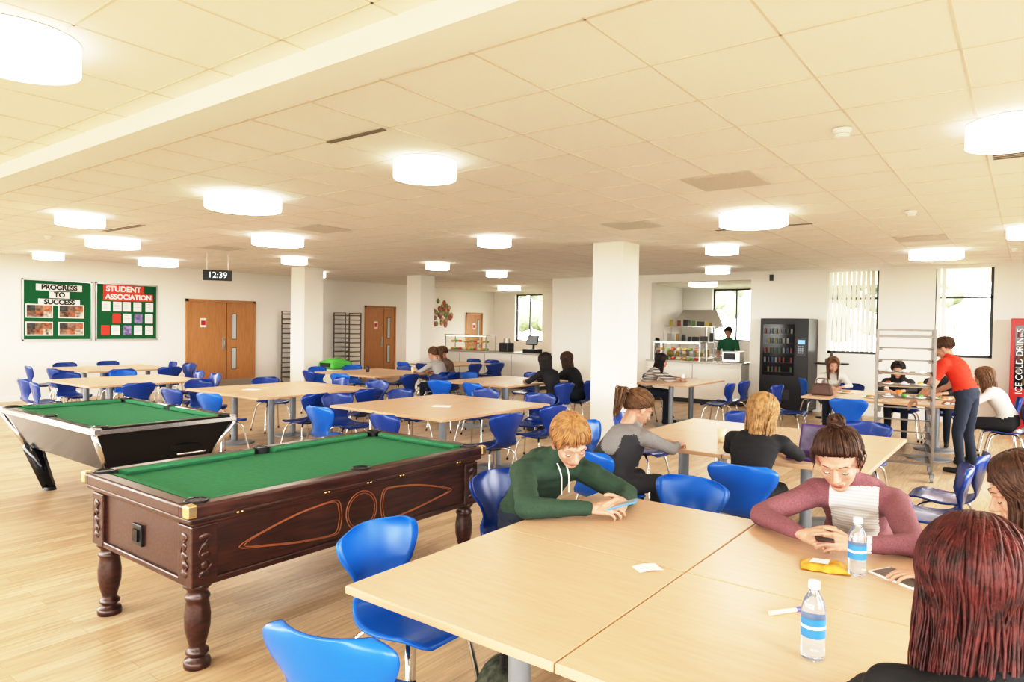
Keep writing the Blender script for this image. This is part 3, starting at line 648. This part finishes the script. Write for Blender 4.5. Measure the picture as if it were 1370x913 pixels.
mb.obj('backpack',(-1.62,2.12,0),math.radians(-60))
mb=MB(); M_hb=C('handbag_brown',(.10,.05,.04),.5); mb.box((0,0,.085),(.30,.13,.17),M_hb,bev=.03,top=(.22,.07)); mb.tube(sm([(-.08,0,.15),(-.06,0,.23),(.06,0,.23),(.08,0,.15)],4),.007,M_hb); mb.obj('handbag',(-2.3,10.3,TT))
# ---------------------------------------------------------------- people
def head_base():
    mb=MB(); s=M_white
    mb.ell((0,-.014,.028),(.074,.092,.084),s,seg=24,rings=16); mb.ell((0,.022,-.028),(.060,.062,.080),s,seg=24,rings=16)
    mb.ell((0,.052,-.090),(.025,.025,.020),s)
    for x in(-1,1):
        mb.cap((x*.050,-.01,-.045),(x*.012,.055,-.090),.020,.017,s)
        mb.cap((x*.012,.078,.022),(x*.045,.066,.020),.011,.010,s)
        mb.ell((x*.036,.058,-.024),(.021,.020,.020),s); mb.ell((x*.011,.092,-.033),(.008,.009,.007),s)
        mb.ell((x*.077,-.008,-.008),(.008,.017,.029),s,R=Matrix.Rotation(math.radians(-x*18),3,'Z')); mb.ell((x*.074,0,-.028),(.006,.009,.010),s)
        mb.ell((x*.031,.0665,.001),(.0155,.0135,.0125),s)
    mb.cap((0,.080,.008),(0,.104,-.028),.008,.0105,s)
    mb.ell((0,.079,-.058),(.026,.012,.016),s)
    mb.cap((-.016,.084,-.0575),(.016,.084,-.0575),.0045,.0045,s); mb.cap((-.013,.083,-.067),(.013,.083,-.067),.0055,.0055,s); mb.cap((0,.091,-.0565),(0,.088,-.059),.004,.004,s)
    mb.cap((0,-.02,-.05),(0,-.025,-.12),.05,.05,s)
    return voxelize(mb,.004,3,.5)
HEAD=head_base()
def hand(mb,w,f,n,side,curl,m,tc=.5):
    w=V(w);f=V(f).normalized();n=V(n); n=(n-f*n.dot(f)).normalized(); s=n.cross(f).normalized()*(1 if side=='R' else -1)
    mb.cap(w-f*.04,w+f*.02,.024,.022,m)
    F=[(.030,.083,(.041,.025,.020),.0088),(.010,.087,(.045,.028,.021),.0090),(-.010,.083,(.041,.026,.020),.0086),(-.028,.075,(.032,.020,.018),.0076)]
    for i,(o,kd,L,r) in enumerate(F):
        a=w+s*o*.55+f*.01; k=w+s*o+f*kd; mb.cap(a,k,.015,.0118,m); d=(f+s*o*2.2).normalized(); nn=n; p=k
        for q,l in enumerate(L):
            c=curl*(.7+.12*i)*(1 if q else .8); d2=d*math.cos(c)-nn*math.sin(c); nn=nn*math.cos(c)+d*math.sin(c); d=d2
            e=p+d*l; mb.cap(p,e,r*(1-.08*q),r*(.92-.08*q),m,seg=10); p=e
    p=w+f*.022+s*.022-n*.004; d=(f*.72+s*.7-n*.25).normalized()
    for q,l in enumerate((.044,.031,.025)):
        e=p+d*l; mb.cap(p,e,(.0145,.0108,.0098)[q],(.0115,.0100,.0078)[q],m,seg=10); p=e; d=(d+f*.25*tc-s*.35*tc-n*.15*tc).normalized()
def slerp(a,b,t):
    a=a.normalized();b=b.normalized(); o=math.acos(max(-1,min(1,a.dot(b))))
    if o<1e-4: return a
    return ((a*math.sin((1-t)*o)+b*math.sin(t*o))/math.sin(o)).normalized()
HC=V((0,-.014,.032)); HR=V((.080,.098,.090))
def hp(d,s=1.0): return HC+V((HR.x*d.x*s,HR.y*d.y*s,HR.z*d.z*s))
def hair_mesh(style,m,g,length=.3,seed=1,dens=1.0,vol=1.0,fine=1.0):
    off_=.012 if style=='bun' else 0.0
    def hairline(p): return p.z>.012+.62*p.y+(off_ if p.y>.0 else off_*max(0,1+p.y/.05))
    mb=MB(); rr=random.Random(seed); g=V(g).normalized(); dens*=fine*fine
    mb.ell(HC,(HR.x,HR.y,HR.z),m,seg=40,rings=30,keep=hairline)
    def lock(pts,r0,r1): 
        n=len(pts); mb.tube(pts,[(r0*(1-(i/(n-1))**2)+r1*(i/(n-1))**2)/fine for i in range(n)],m,5 if fine>1 else 6,flat=.6)
    if style in('bun','ponytail'):
        T=V((0,-.35,.9)).normalized() if style=='bun' else V((0,-.9,.25)).normalized()
        for i in range(int(230*dens)):
            d=V((rr.gauss(0,1),rr.gauss(0,1),rr.gauss(0,1))).normalized()
            for k in range(20):
                if hairline(hp(d)): d=slerp(d,-T,.05)
                else: break
            for k in range(20):
                if not hairline(hp(d)): d=slerp(d,T,.05)
                else: break
            b=rr.uniform(.985,1.07); bl=.055+(.05*abs(d.x) if style=='bun' else 0)
            lock([hp(slerp(d,T,t/9),b+bl*math.sin(math.pi*t/9))+V((.002*math.sin(t+i),0,.002*math.cos(t*1.3+i))) for t in range(10)],.0065,.005)
        P=hp(T,1.12)
        if style=='bun':
            B=hp(T,1.27)
            for i in range(int(46*fine)):
                ax=V((rr.gauss(0,1),rr.gauss(0,1),rr.gauss(0,1))).normalized(); u=ax.orthogonal().normalized(); v=ax.cross(u); R_=rr.uniform(.020,.034)
                pts=[B+u*R_*math.cos(a*.5)+v*R_*math.sin(a*.5)*.9+ax*.006*math.sin(a) for a in range(0,10)]
                lock(pts,.007,.003)
            mb.ell(B,(.026,.026,.026),m)
            for i in range(int(34*fine)):
                sx=-1 if i%2 else 1; d=V((sx*rr.uniform(.88,1.0),rr.uniform(-.2,.35),rr.uniform(.15,.5))).normalized(); p=hp(d,1.06); pts=[]
                for k in range(9): 
                    pts.append(p.copy()); p=p+g*rr.uniform(.007,.012)+V((sx*(.0035*math.sin(k*.8+i)+(.003 if k<3 else -.001)),-.001,0))
                lock(pts,.004,.001)
        else:
            for i in range(int(46*dens)):
                off=V((rr.gauss(0,.012),rr.gauss(0,.008),rr.gauss(0,.008))); L=length*rr.uniform(.75,1.05); out=(P-HC).normalized(); pts=[]
                for k in range(10):
                    t=k/9; pts.append(P+off*(1+1.6*t*(1-t)*2)+out*(.06*math.sin(min(1,t*2.2)*1.57))+g*L*t*t+V((.006*math.sin(t*7+i),0,0)))
                lock(pts,.007,.002)
            mb.ell(P,(.02,.02,.02),M_dark)
    else:
        n=int((330 if style=='long' else 300)*dens)
        for i in range(n):
            az=rr.uniform(-math.pi,math.pi)
            front=abs(az)<math.radians(50)
            if style=='long' and front: az=math.copysign(rr.uniform(math.radians(50),math.radians(90)),az if az else 1)
            front=abs(az)<math.radians(50)
            sx=math.sin(az); cy=math.cos(az)
            part=V((rr.uniform(-.12,.12)+ .12*sx,rr.uniform(-.2,.55) if abs(az)<1.9 else rr.uniform(-.75,.2),1)).normalized()
            if style=='mop':
                zt=.30 if front else (-.18 if abs(az)<2 else -.5)
                zt+=rr.uniform(-.08,.12)
            else: zt=-.25 if abs(az)<2 else -.55
            e=V((sx,cy,zt)).normalized(); b=rr.uniform(1.01,1.12 if style=='mop' else 1.02+.1*vol); ph=rr.random()*6; pts=[]
            K=10
            for k in range(K):
                t=k/(K-1); d=slerp(part,e,t); p=hp(d,b+.04*vol*math.sin(math.pi*t*.8))
                if style=='mop': p+=V((math.sin(ph+t*4),math.cos(ph+t*3),math.sin(ph*2+t*4)))*.0035*t*1.4
                pts.append(p)
            if style=='long':
                L=length*rr.uniform(.7,1.05); p0=pts[-1]; d0=(pts[-1]-pts[-2]).normalized(); 
                for k in range(1,9):
                    t=k/8; dd=d0.lerp(g,min(1,t*2.5)).normalized(); p0=p0+dd*L/8+V((math.sin(ph+t*7),math.cos(ph+t*6),0))*.0035*vol; p0.x*=(.985 if vol<=1 else 1.01); pts.append(p0.copy())
                lock(pts,.0075,.002)
            else: lock(pts,.0068,.0018)
    return mb.mesh('hair')
def segd(p,a,b):
    ab=b-a; t=max(0,min(1,(p-a).dot(ab)/max(1e-9,ab.length_squared))); return (p-a-ab*t).length,t
def human(name,loc,yaw,J,top,bot,skin,hairspec,head,sleeve='long',bulk=0,voxel=.018,shoe=None,handsp=None,panel=None,hood=False,wr=.004,sc=1.0,extra=None,hs=1.06,vol=1.0,fine=1.0):
    e=empty(name,(loc[0],loc[1],0),math.radians(yaw)); J={k:V(v) for k,v in J.items()}
    shoe=shoe or C('shoe_black',(.02,.02,.02),.5); mb=MB(); S=[]
    W_=M_white
    pel,nk=J['pelvis'],J['neck']; d=nk-pel
    ctrl=(pel+nk)/2+V((0,-.05*d.y/.25 if d.y>0 else -.01,.03)); T=11
    ws=[.150,.160,.158,.145,.136,.138,.148,.158,.160,.140,.085]; ds=[.105,.118,.118,.108,.102,.104,.112,.116,.108,.088,.060]
    prev=None; tx=J.get('shR',V((.1,0,0)))-J.get('shL',V((-.1,0,0))); tx.normalize()
    for i in range(T):
        t=i/(T-1); p=pel*(1-t)**2+ctrl*2*t*(1-t)+nk*t*t; tg=((ctrl-pel)*(1-t)+(nk-ctrl)*t).normalized()
        xa=V((1,0,0)).lerp(tx,t).normalized(); ya=tg.cross(xa).normalized(); xa=ya.cross(tg).normalized()
        R=Matrix((xa,ya,tg)).transposed()
        mb.ell(p,((ws[i]+bulk)*sc,(ds[i]+bulk)*sc,.062),W_,R=R,seg=20,rings=12)
        if prev is not None: S.append((prev,p,.13,.13,top if t>.22 else bot))
        prev=p
    hpos=V(head[0]); mb.cap(nk-V((0,0,.02)),nk.lerp(hpos,.65),.056,.050,W_); S.append((nk+(hpos-nk)*.22,nk.lerp(hpos,.9),.05,.05,skin))
    for s in('L','R'):
        sh,el,wrs=J['sh'+s],J['el'+s],J['wr'+s]; base=nk-V((0,0,.045))
        mb.cap(base,sh,.062+bulk*.5,.060+bulk,W_); S.append((base,sh,.06,.06,top))
        mb.cap(sh,el,.054+bulk,.043+bulk,W_); mid=sh.lerp(el,.62)
        if sleeve=='long': S.append((sh,el,.05,.043,top))
        else: S.append((sh,mid,.055,.05,top)); S.append((mid+(el-mid)*.15,el,.04,.04,skin))
        cuff=el.lerp(wrs,.93); mb.cap(el,wrs if sleeve!='long' else cuff,.042+bulk*(1 if sleeve=='long' else 0),.027+bulk*.6*(1 if sleeve=='long' else 0),W_)
        S.append((el,wrs,.04,.028,top if sleeve=='long' else skin))
        hp_,kn,an,to=J['hip'+s],J['kn'+s],J['an'+s],J['to'+s]
        mb.cap(hp_,kn,.088,.062,W_); mb.cap(kn,an,.060,.042,W_); S.append((hp_,kn,.085,.06,bot)); S.append((kn,an-(an-kn)*.02,.055,.045,bot))
        heel=V((an.x,an.y,0))+V((0,-.02,.035)); mb.cap((heel.x,heel.y,.037),(to.x,to.y,.032),.036,.032,W_); mb.cap(an,(heel.x,heel.y,.045),.038,.036,W_); S.append((heel,to,.045,.045,shoe)) 
    if hood:
        for i in range(9):
            a=math.pi*(.0+i/8); c=nk+V((.082*math.cos(a),-.02-.075*math.sin(a),.005+.02*math.sin(a))); mb.ell(c,(.036,.036,.032),W_); 
        S.append((nk+V((-.08,-.02,.0)),nk+V((.08,-.02,.0)),.06,.06,top)); S.append((nk+V((0,-.1,.02)),nk+V((0,-.1,.0)),.045,.045,top))
    if extra:
        for (a,b,r0,r1,m_) in extra: mb.cap(V(a),V(b),r0,r1,W_); S.append((V(a),V(b),r0,r1,m_))
    me=voxelize(mb,voxel,4 if voxel<.016 else 3,.5)
    mats=[];
    def mi(m_):
        if m_ not in mats: mats.append(m_)
        return mats.index(m_)
    vs=me.vertices
    if wr:
        for v in vs:
            p=v.co; q=V((p.x*9,p.y*9,p.z*14)); k=noise.noise(q)+.5*noise.noise(q*2.3)
            # sharper folds on the cloth
            k+=.6*(1-abs(noise.noise(V((p.x*13+3,p.y*13,p.z*22))))*2.5)
            v.co=p+v.normal*(k*wr)
    idx=[]
    for f in me.polygons:
        c=f.center; best=9;bm=top
        for (a,b,r0,r1,m_) in S:
            dd,t=segd(c,a,b); dd-=r0+(r1-r0)*t
            if dd<best: best=dd;bm=m_
        if panel and bm is top and f.normal.y>.15 and c.z>.6 and c.y>nk.y-.13 and c.z<nk.z+.01 and abs(c.x-nk.x*.5)<panel[1]: 
            if (c-J['elL']).length>.12 and (c-J['elR']).length>.12: bm=panel[0]
        idx.append(mi(bm))
    for m_ in mats: me.materials.append(m_)
    me.polygons.foreach_set('material_index',idx); me.update(); me.name=name+'_body'
    place(me,'body',parent=e)
    HM=Matrix.Translation(hpos)@Matrix.Rotation(math.radians(head[1]),4,'Z')@Matrix.Rotation(math.radians(-head[2]),4,'X')@Matrix.Rotation(math.radians(head[3]),4,'Y')@Matrix.Scale(hs,4)
    hm=HEAD.copy(); hm.materials.clear(); lip=C('lips_'+skin.name,[skin['c'][0]*.82,skin['c'][1]*.5,skin['c'][2]*.5],.4); hm.materials.append(skin); hm.materials.append(lip)
    hm.polygons.foreach_set('material_index',[1 if (abs(f.center.x)<.022 and f.center.y>.080 and -.0735<f.center.z<-.0525) else 0 for f in hm.polygons])
    o=place(hm,'head',parent=e); o.matrix_local=HM
    fb=MB(); hcol=hairspec[1]; M_eye=C('eye_white',(.8,.78,.74),.25); M_iris=C('iris',(.08,.10,.10),.2); br=C('brow_'+hcol.name,hairspec[4] if len(hairspec)>4 else (.16,.09,.05),.7)
    for x in(-1,1):
        fb.ell((x*.031,.0672,-.0042),(.0115,.0118,.0095),M_eye); fb.ell((x*.031,.0770,-.0088),(.004,.0025,.0035),M_iris,seg=10,rings=6)
        fb.tube(sm([(x*.019,.0752,-.0060),(x*.025,.0798,-.0072),(x*.032,.0812,-.0076),(x*.039,.0785,-.0070),(x*.045,.0725,-.0045)],3),.0012,M_dark,6)
        fb.tube(sm([(x*.016,.0868,.026),(x*.028,.0868,.030),(x*.040,.079,.0295),(x*.049,.0715,.0245)],3),[.0018]*3+[.0024]*4+[.0016]*2+[.0006],br,6,flat=.6)
    fb.tube([(-.019,.0868,-.0620),(-.008,.0895,-.0622),(0,.0895,-.0615),(.008,.0895,-.0622),(.019,.0868,-.0620)],.0009,C('mouth_line',(.18,.06,.05),.6),5)
    o=fb.obj('face_features',parent=e); o.matrix_local=HM
    g=hairspec[3] if len(hairspec)>3 and hairspec[3] else (0,0,-1)
    gl=HM.to_3x3().inverted()@V(g)
    hme=hair_mesh(hairspec[0],hcol,gl,hairspec[2],seed=sum(ord(c) for c in name)+int(abs(loc[0])*10),vol=vol,fine=fine)
    o=place(hme,'hair',parent=e); o.matrix_local=HM
    hb=MB(); handsp=handsp or {}
    for s in('L','R'):
        el,wrs=J['el'+s],J['wr'+s]; sp=handsp.get(s,{}); f=V(sp.get('f',(wrs-el))); f.normalize(); n=sp.get('n',(0,0,1))
        hand(hb,wrs,f,n,s,sp.get('curl',.35),skin,sp.get('tc',.6))
    hm2=voxelize(hb,.0035 if voxel<.016 else .005,2,.4); hm2.materials.append(skin); place(hm2,'hands',parent=e)
    return e
def skinm(name,c):
    m=mat(name,c,.5,var=.08,vscale=25,bump=.05,bscale=300); m['c']=c; b=m.node_tree.nodes['Principled BSDF']; b.inputs['Subsurface Weight'].default_value=.12; b.inputs['Subsurface Radius'].default_value=(.02,.008,.004); b.inputs['Subsurface Scale'].default_value=.5; return m
SK=skinm('skin_fair',(.50,.275,.20)); SK2=skinm('skin_light',(.45,.245,.17))
def hairm(name,c,v=.45):
    m=mat(name,c,.48,var=v,vscale=45,bump=.25,bscale=160,spec=.35); return m
H_bl=hairm('hair_strawberry',(.30,.155,.065)); H_br=hairm('hair_brown',(.055,.025,.014)); H_blo=hairm('hair_blonde',(.28,.16,.07)); H_red=hairm('hair_dark_red',(.058,.011,.010),.7); H_dk=hairm('hair_dark',(.015,.009,.007)); H_mid=hairm('hair_mid',(.12,.062,.03))
def seatJ(lean=.2,nz=None,tw=0,el=None,wr=None,foot=.40,shw=.165,kx=.11,px=0):
    pz=.545; nz=nz or pz+math.sqrt(.47**2-lean**2); n=V((px,lean,nz)); 
    J={'pelvis':(0,0,pz),'neck':n}
    c,s=math.cos(math.radians(tw)),math.sin(math.radians(tw))
    J['shR']=(px+shw*c,lean-.005+shw*s,nz-.055); J['shL']=(px-shw*c,lean-.005-shw*s,nz-.055)
    el=el or {}; wr=wr or {}
    J['elR']=el.get('R',(.24,lean+.16,.79)); J['elL']=el.get('L',(-.24,lean+.16,.79)); J['wrR']=wr.get('R',(.10,lean+.36,.785)); J['wrL']=wr.get('L',(-.10,lean+.36,.785))
    for q,x in(('R',1),('L',-1)): J['hip'+q]=(x*.09,.02,.535); J['kn'+q]=(x*kx,.42,.53); J['an'+q]=(x*kx,foot,.095); J['to'+q]=(x*(kx+.015),foot+.15,.04)
    return J
def w2l(loc,yaw,p):
    d=V((p[0]-loc[0],p[1]-loc[1])); a=math.radians(-yaw); return V((d.x*math.cos(a)-d.y*math.sin(a),d.x*math.sin(a)+d.y*math.cos(a),p[2]))
C_green=C('hoodie_green',(.030,.060,.040),.9,bump=.25,bscale=400,var=.12,vscale=120); C_pink=C('cardigan_mauve',(.20,.085,.10),.9,bump=.3,bscale=350,var=.22,vscale=150); C_blk=C('cloth_black',(.009,.009,.011),.85,bump=.15,bscale=400); C_grey=C('cloth_grey',(.20,.19,.19),.9,bump=.2,bscale=350,var=.1,vscale=120); C_jean=C('denim_dark',(.02,.028,.05),.85); C_red=C('polo_red',(.55,.035,.012),.8,bump=.15,bscale=350); C_wht=C('cloth_white',(.65,.62,.58),.8); C_str=stripemat('striped_tee',(.74,.71,.68),(.58,.56,.57),60); C_dgr=C('cloth_charcoal',(.03,.03,.036),.85)
# boy in green hoodie
L0=(-2.25,3.12);Y0=-112
w=lambda p:w2l(L0,Y0,p)
J=seatJ(.26,.94,el={'R':w((-1.86,2.60,.795)),'L':w((-1.62,3.14,.795))},wr={'R':w((-1.63,2.80,.79)),'L':w((-1.55,2.97,.80))},shw=.175)
hb_=w((-1.88,3.00,1.055))
human('seated_boy',L0,Y0,J,C_green,C_jean,SK,('mop',H_bl,0,None,(.22,.12,.06)),(hb_,-14,36,6),bulk=.014,voxel=.012,hood=True,wr=.005,hs=1.14,fine=1.3,
  handsp={'R':{'f':w2l((0,0),Y0,(.85,.30,.10)),'n':w2l((0,0),Y0,(-.3,-.6,.6)),'curl':.65},'L':{'f':w2l((0,0),Y0,(.25,-.95,.1)),'n':w2l((0,0),Y0,(.75,.3,.55)),'curl':.65}})
phone('smartphone',-1.50,2.86,.815,math.radians(-70),c=C('phone_case_blue',(.06,.25,.5),.4),tilt=math.radians(20))
mb=MB(); 
for q in(-.035,.035):
    pts=[w((-1.955,3.02+q,.945)),w((-1.905,2.99+q,.89)),w((-1.887,2.97+q,.83)),w((-1.884,2.965+q,.79))]; mb.tube(sm(pts,4),.0035,M_paper,6)
mb.obj('hoodie_drawstring',(L0[0],L0[1],0),math.radians(Y0),parent=None)
# girl in mauve cardigan
L1=(-.66,3.80);Y1=186
w=lambda p:w2l(L1,Y1,p)
J=seatJ(.30,.93,el={'R':w((-.97,3.22,.79)),'L':w((-.35,3.17,.79))},wr={'R':w((-.73,3.01,.795)),'L':w((-.53,3.0,.795))},shw=.165)
human('seated_girl',L1,Y1,J,C_pink,C_jean,SK,('bun',H_br,0,None,(.06,.03,.02)),(w((-.685,3.42,1.055)),-2,29,4),bulk=.008,voxel=.012,panel=(C_str,.10),wr=.004,hs=1.18,fine=1.3,
  handsp={'R':{'f':w2l((0,0),Y1,(.75,-.45,.12)),'n':w2l((0,0),Y1,(-.45,-.5,.55)),'curl':.6},'L':{'f':w2l((0,0),Y1,(-.7,-.5,.12)),'n':w2l((0,0),Y1,(.45,-.5,.55)),'curl':.6}})
phone('smartphone',-.63,2.94,.80,math.radians(8),c=M_black,tilt=math.radians(-25))
# red haired woman foreground
L2=(.0,1.30);Y2=8
w=lambda p:w2l(L2,Y2,p)
J=seatJ(.27,.98,el={'R':w((.22,1.80,.80)),'L':w((-.30,1.74,.79))},wr={'R':w((.05,2.02,.79)),'L':w((-.18,1.98,.79))},shw=.165)
human('seated_woman',L2,Y2,J,C_blk,C_blk,SK,('long',H_red,.36,(.0,-.16,-1)),(w((-.07,1.66,1.13)),-4,18,0),voxel=.012,wr=.003,hs=1.14,vol=1.4,fine=1.9)
chair(.0,1.28,8)
# woman right side of table, cut by frame
L3=(.36,3.02);Y3=94
w=lambda p:w2l(L3,Y3,p)
J=seatJ(.30,.95,el={'R':w((.05,3.28,.79)),'L':w((.02,2.80,.79))},wr={'R':w((-.18,3.1,.79)),'L':w((-.22,2.80,.79))},shw=.16)
human('seated_woman',L3,Y3,J,C('top_rose',(.4,.16,.14),.85),C_jean,SK,('long',H_br,.22,(.0,-.1,-1)),(w((.0,3.03,1.09)),4,26,0),voxel=.014,sleeve='short',wr=.003,hs=1.1,fine=1.3)
chair(.42,3.02,94)
# blonde
L4=(-1.45,4.50);Y4=3
J=seatJ(.24,.94)
human('seated_woman',L4,Y4,J,C_blk,C_blk,SK,('long',H_blo,.30,(.05,-.42,-1)),((0.02,.28,1.07),-6,18,3),voxel=.014,wr=.003,hs=1.14,fine=1.4)
# grey top ponytail
L5=(-2.38,4.25);Y5=-22
J=seatJ(.26,.92)
human('seated_girl',L5,Y5,J,C_grey,C_dgr,SK2,('ponytail',H_mid,.20,(.0,-.25,-1)),((0.0,.31,1.06),-10,26,0),voxel=.014,wr=.003,hs=1.12,fine=1.2,extra=[((-.02,.04,.62),(.0,.18,.80),.158,.152,C_dgr)])
# standing man
L6=(-.55,9.62);Y6=72
J={'pelvis':(0,0,.88),'neck':(0.0,.20,1.33),'shR':(.18,.19,1.275),'shL':(-.18,.20,1.275),'elR':(.25,.26,1.02),'elL':(-.26,.28,1.03),'wrR':(.17,.46,.90),'wrL':(-.18,.50,.83),
 'hipR':(.09,0,.86),'hipL':(-.09,0,.86),'knR':(.11,.03,.47),'knL':(-.12,.05,.47),'anR':(.12,-.04,.09),'anL':(-.13,.0,.09),'toR':(.15,.12,.04),'toL':(-.15,.16,.04)}
human('standing_man',L6,Y6,J,C_red,C_jean,SK2,('mop',hairm('hair_short_brown',(.09,.045,.022)),0,None,(.1,.06,.03)),((0,.27,1.46),8,22,0),sleeve='short',voxel=.016,wr=.003,bulk=.012)
def person(name,x,y,yaw,top,hair,bot=C_jean,lean=.2,style='long',hl=.22,pitch=18,hy=0,sleeve='long',hang=(0,-.25,-1),sk=SK2):
    J=seatJ(lean); nz=J['neck'].z
    human(name,(x,y),yaw,J,top,bot,sk,(style,hair,hl,hang),((0,lean+.06,nz+.135),hy,pitch,0),sleeve=sleeve,voxel=.02,wr=0)
person('seated_woman',-2.55,11.95,200,C_wht,H_mid,lean=.2,hang=(0,.1,-1)); 
person('seated_woman',-1.55,12.0,180,C_dgr,H_dk,lean=.25,hang=(0,.1,-1)); person('seated_man',-1.0,12.0,178,C_blk,H_dk,style='mop',lean=.2)
person('seated_woman',-.15,10.3,92,C_wht,H_mid,C_blk,lean=.22)
person('seated_woman',-5.75,8.75,80,C_blk,H_dk); chair(-5.78,8.75,80,True)
person('seated_woman',-5.75,9.45,95,C_blk,H_br,hy=-20); chair(-5.78,9.45,95,True)
person('seated_woman',-5.35,10.9,-75,stripemat('striped_sweater',(.10,.09,.09),(.75,.7,.65),40),H_dk,lean=.25)
person('seated_woman',-8.5,9.2,95,C('cloth_lightgrey',(.33,.31,.30),.9),H_mid,style='ponytail'); chair(-8.45,9.2,95,True)
person('seated_man',-8.9,9.85,175,C('cloth_brown',(.15,.10,.07),.9),H_mid,style='mop')
def standing(name,x,y,yaw,top,hair,bot,style='mop'):
    J={'pelvis':(0,0,.92),'neck':(0.0,.04,1.42),'shR':(.18,.03,1.36),'shL':(-.18,.03,1.36),'elR':(.24,.06,1.09),'elL':(-.24,.06,1.09),'wrR':(.17,.28,1.05),'wrL':(-.17,.28,1.05),
     'hipR':(.09,0,.9),'hipL':(-.09,0,.9),'knR':(.11,.03,.49),'knL':(-.11,.03,.49),'anR':(.12,0,.09),'anL':(-.12,0,.09),'toR':(.14,.15,.04),'toL':(-.14,.15,.04)}
    human(name,(x,y),yaw,J,top,bot,SK2,(style,hair,.1,None),((0,.07,1.57),0,12,0),sleeve='short',voxel=.02,wr=0)
standing('kitchen_worker',-5.55,15.7,185,C('apron_green',(.015,.12,.06),.8),H_dk,C_blk); standing('kitchen_worker',-7.45,15.6,175,C_blk,H_dk,C_blk)
# ---------------------------------------------------------------- world, camera
wd=bpy.data.worlds.new('World'); SC.world=wd; wd.use_nodes=True; bg=wd.node_tree.nodes['Background']; bg.inputs[0].default_value=(1,.98,.94,1); bg.inputs[1].default_value=12.5
cam=bpy.data.cameras.new('camera'); cam.sensor_width=36; cam.lens=24; cam.clip_start=.05; co=bpy.data.objects.new('camera',cam); COL.objects.link(co)
co.matrix_world=Matrix.Translation((0,0,1.65))@Matrix.Rotation(math.radians(37.1),4,'Z')@Matrix.Rotation(math.radians(90-1.27),4,'X')@Matrix.Rotation(math.radians(.89),4,'Z')
SC.camera=co
vs_=SC.view_settings
vs_.view_transform='Standard'; vs_.exposure=0.0; vs_.gamma=1.0
vs_.use_curve_mapping=True
cm=vs_.curve_mapping; c=cm.curves[3]
for px,py in [(.04,.038),(.12,.165),(.27,.46),(.46,.77),(.70,.93)]: c.points.new(px,py)
cm.update()
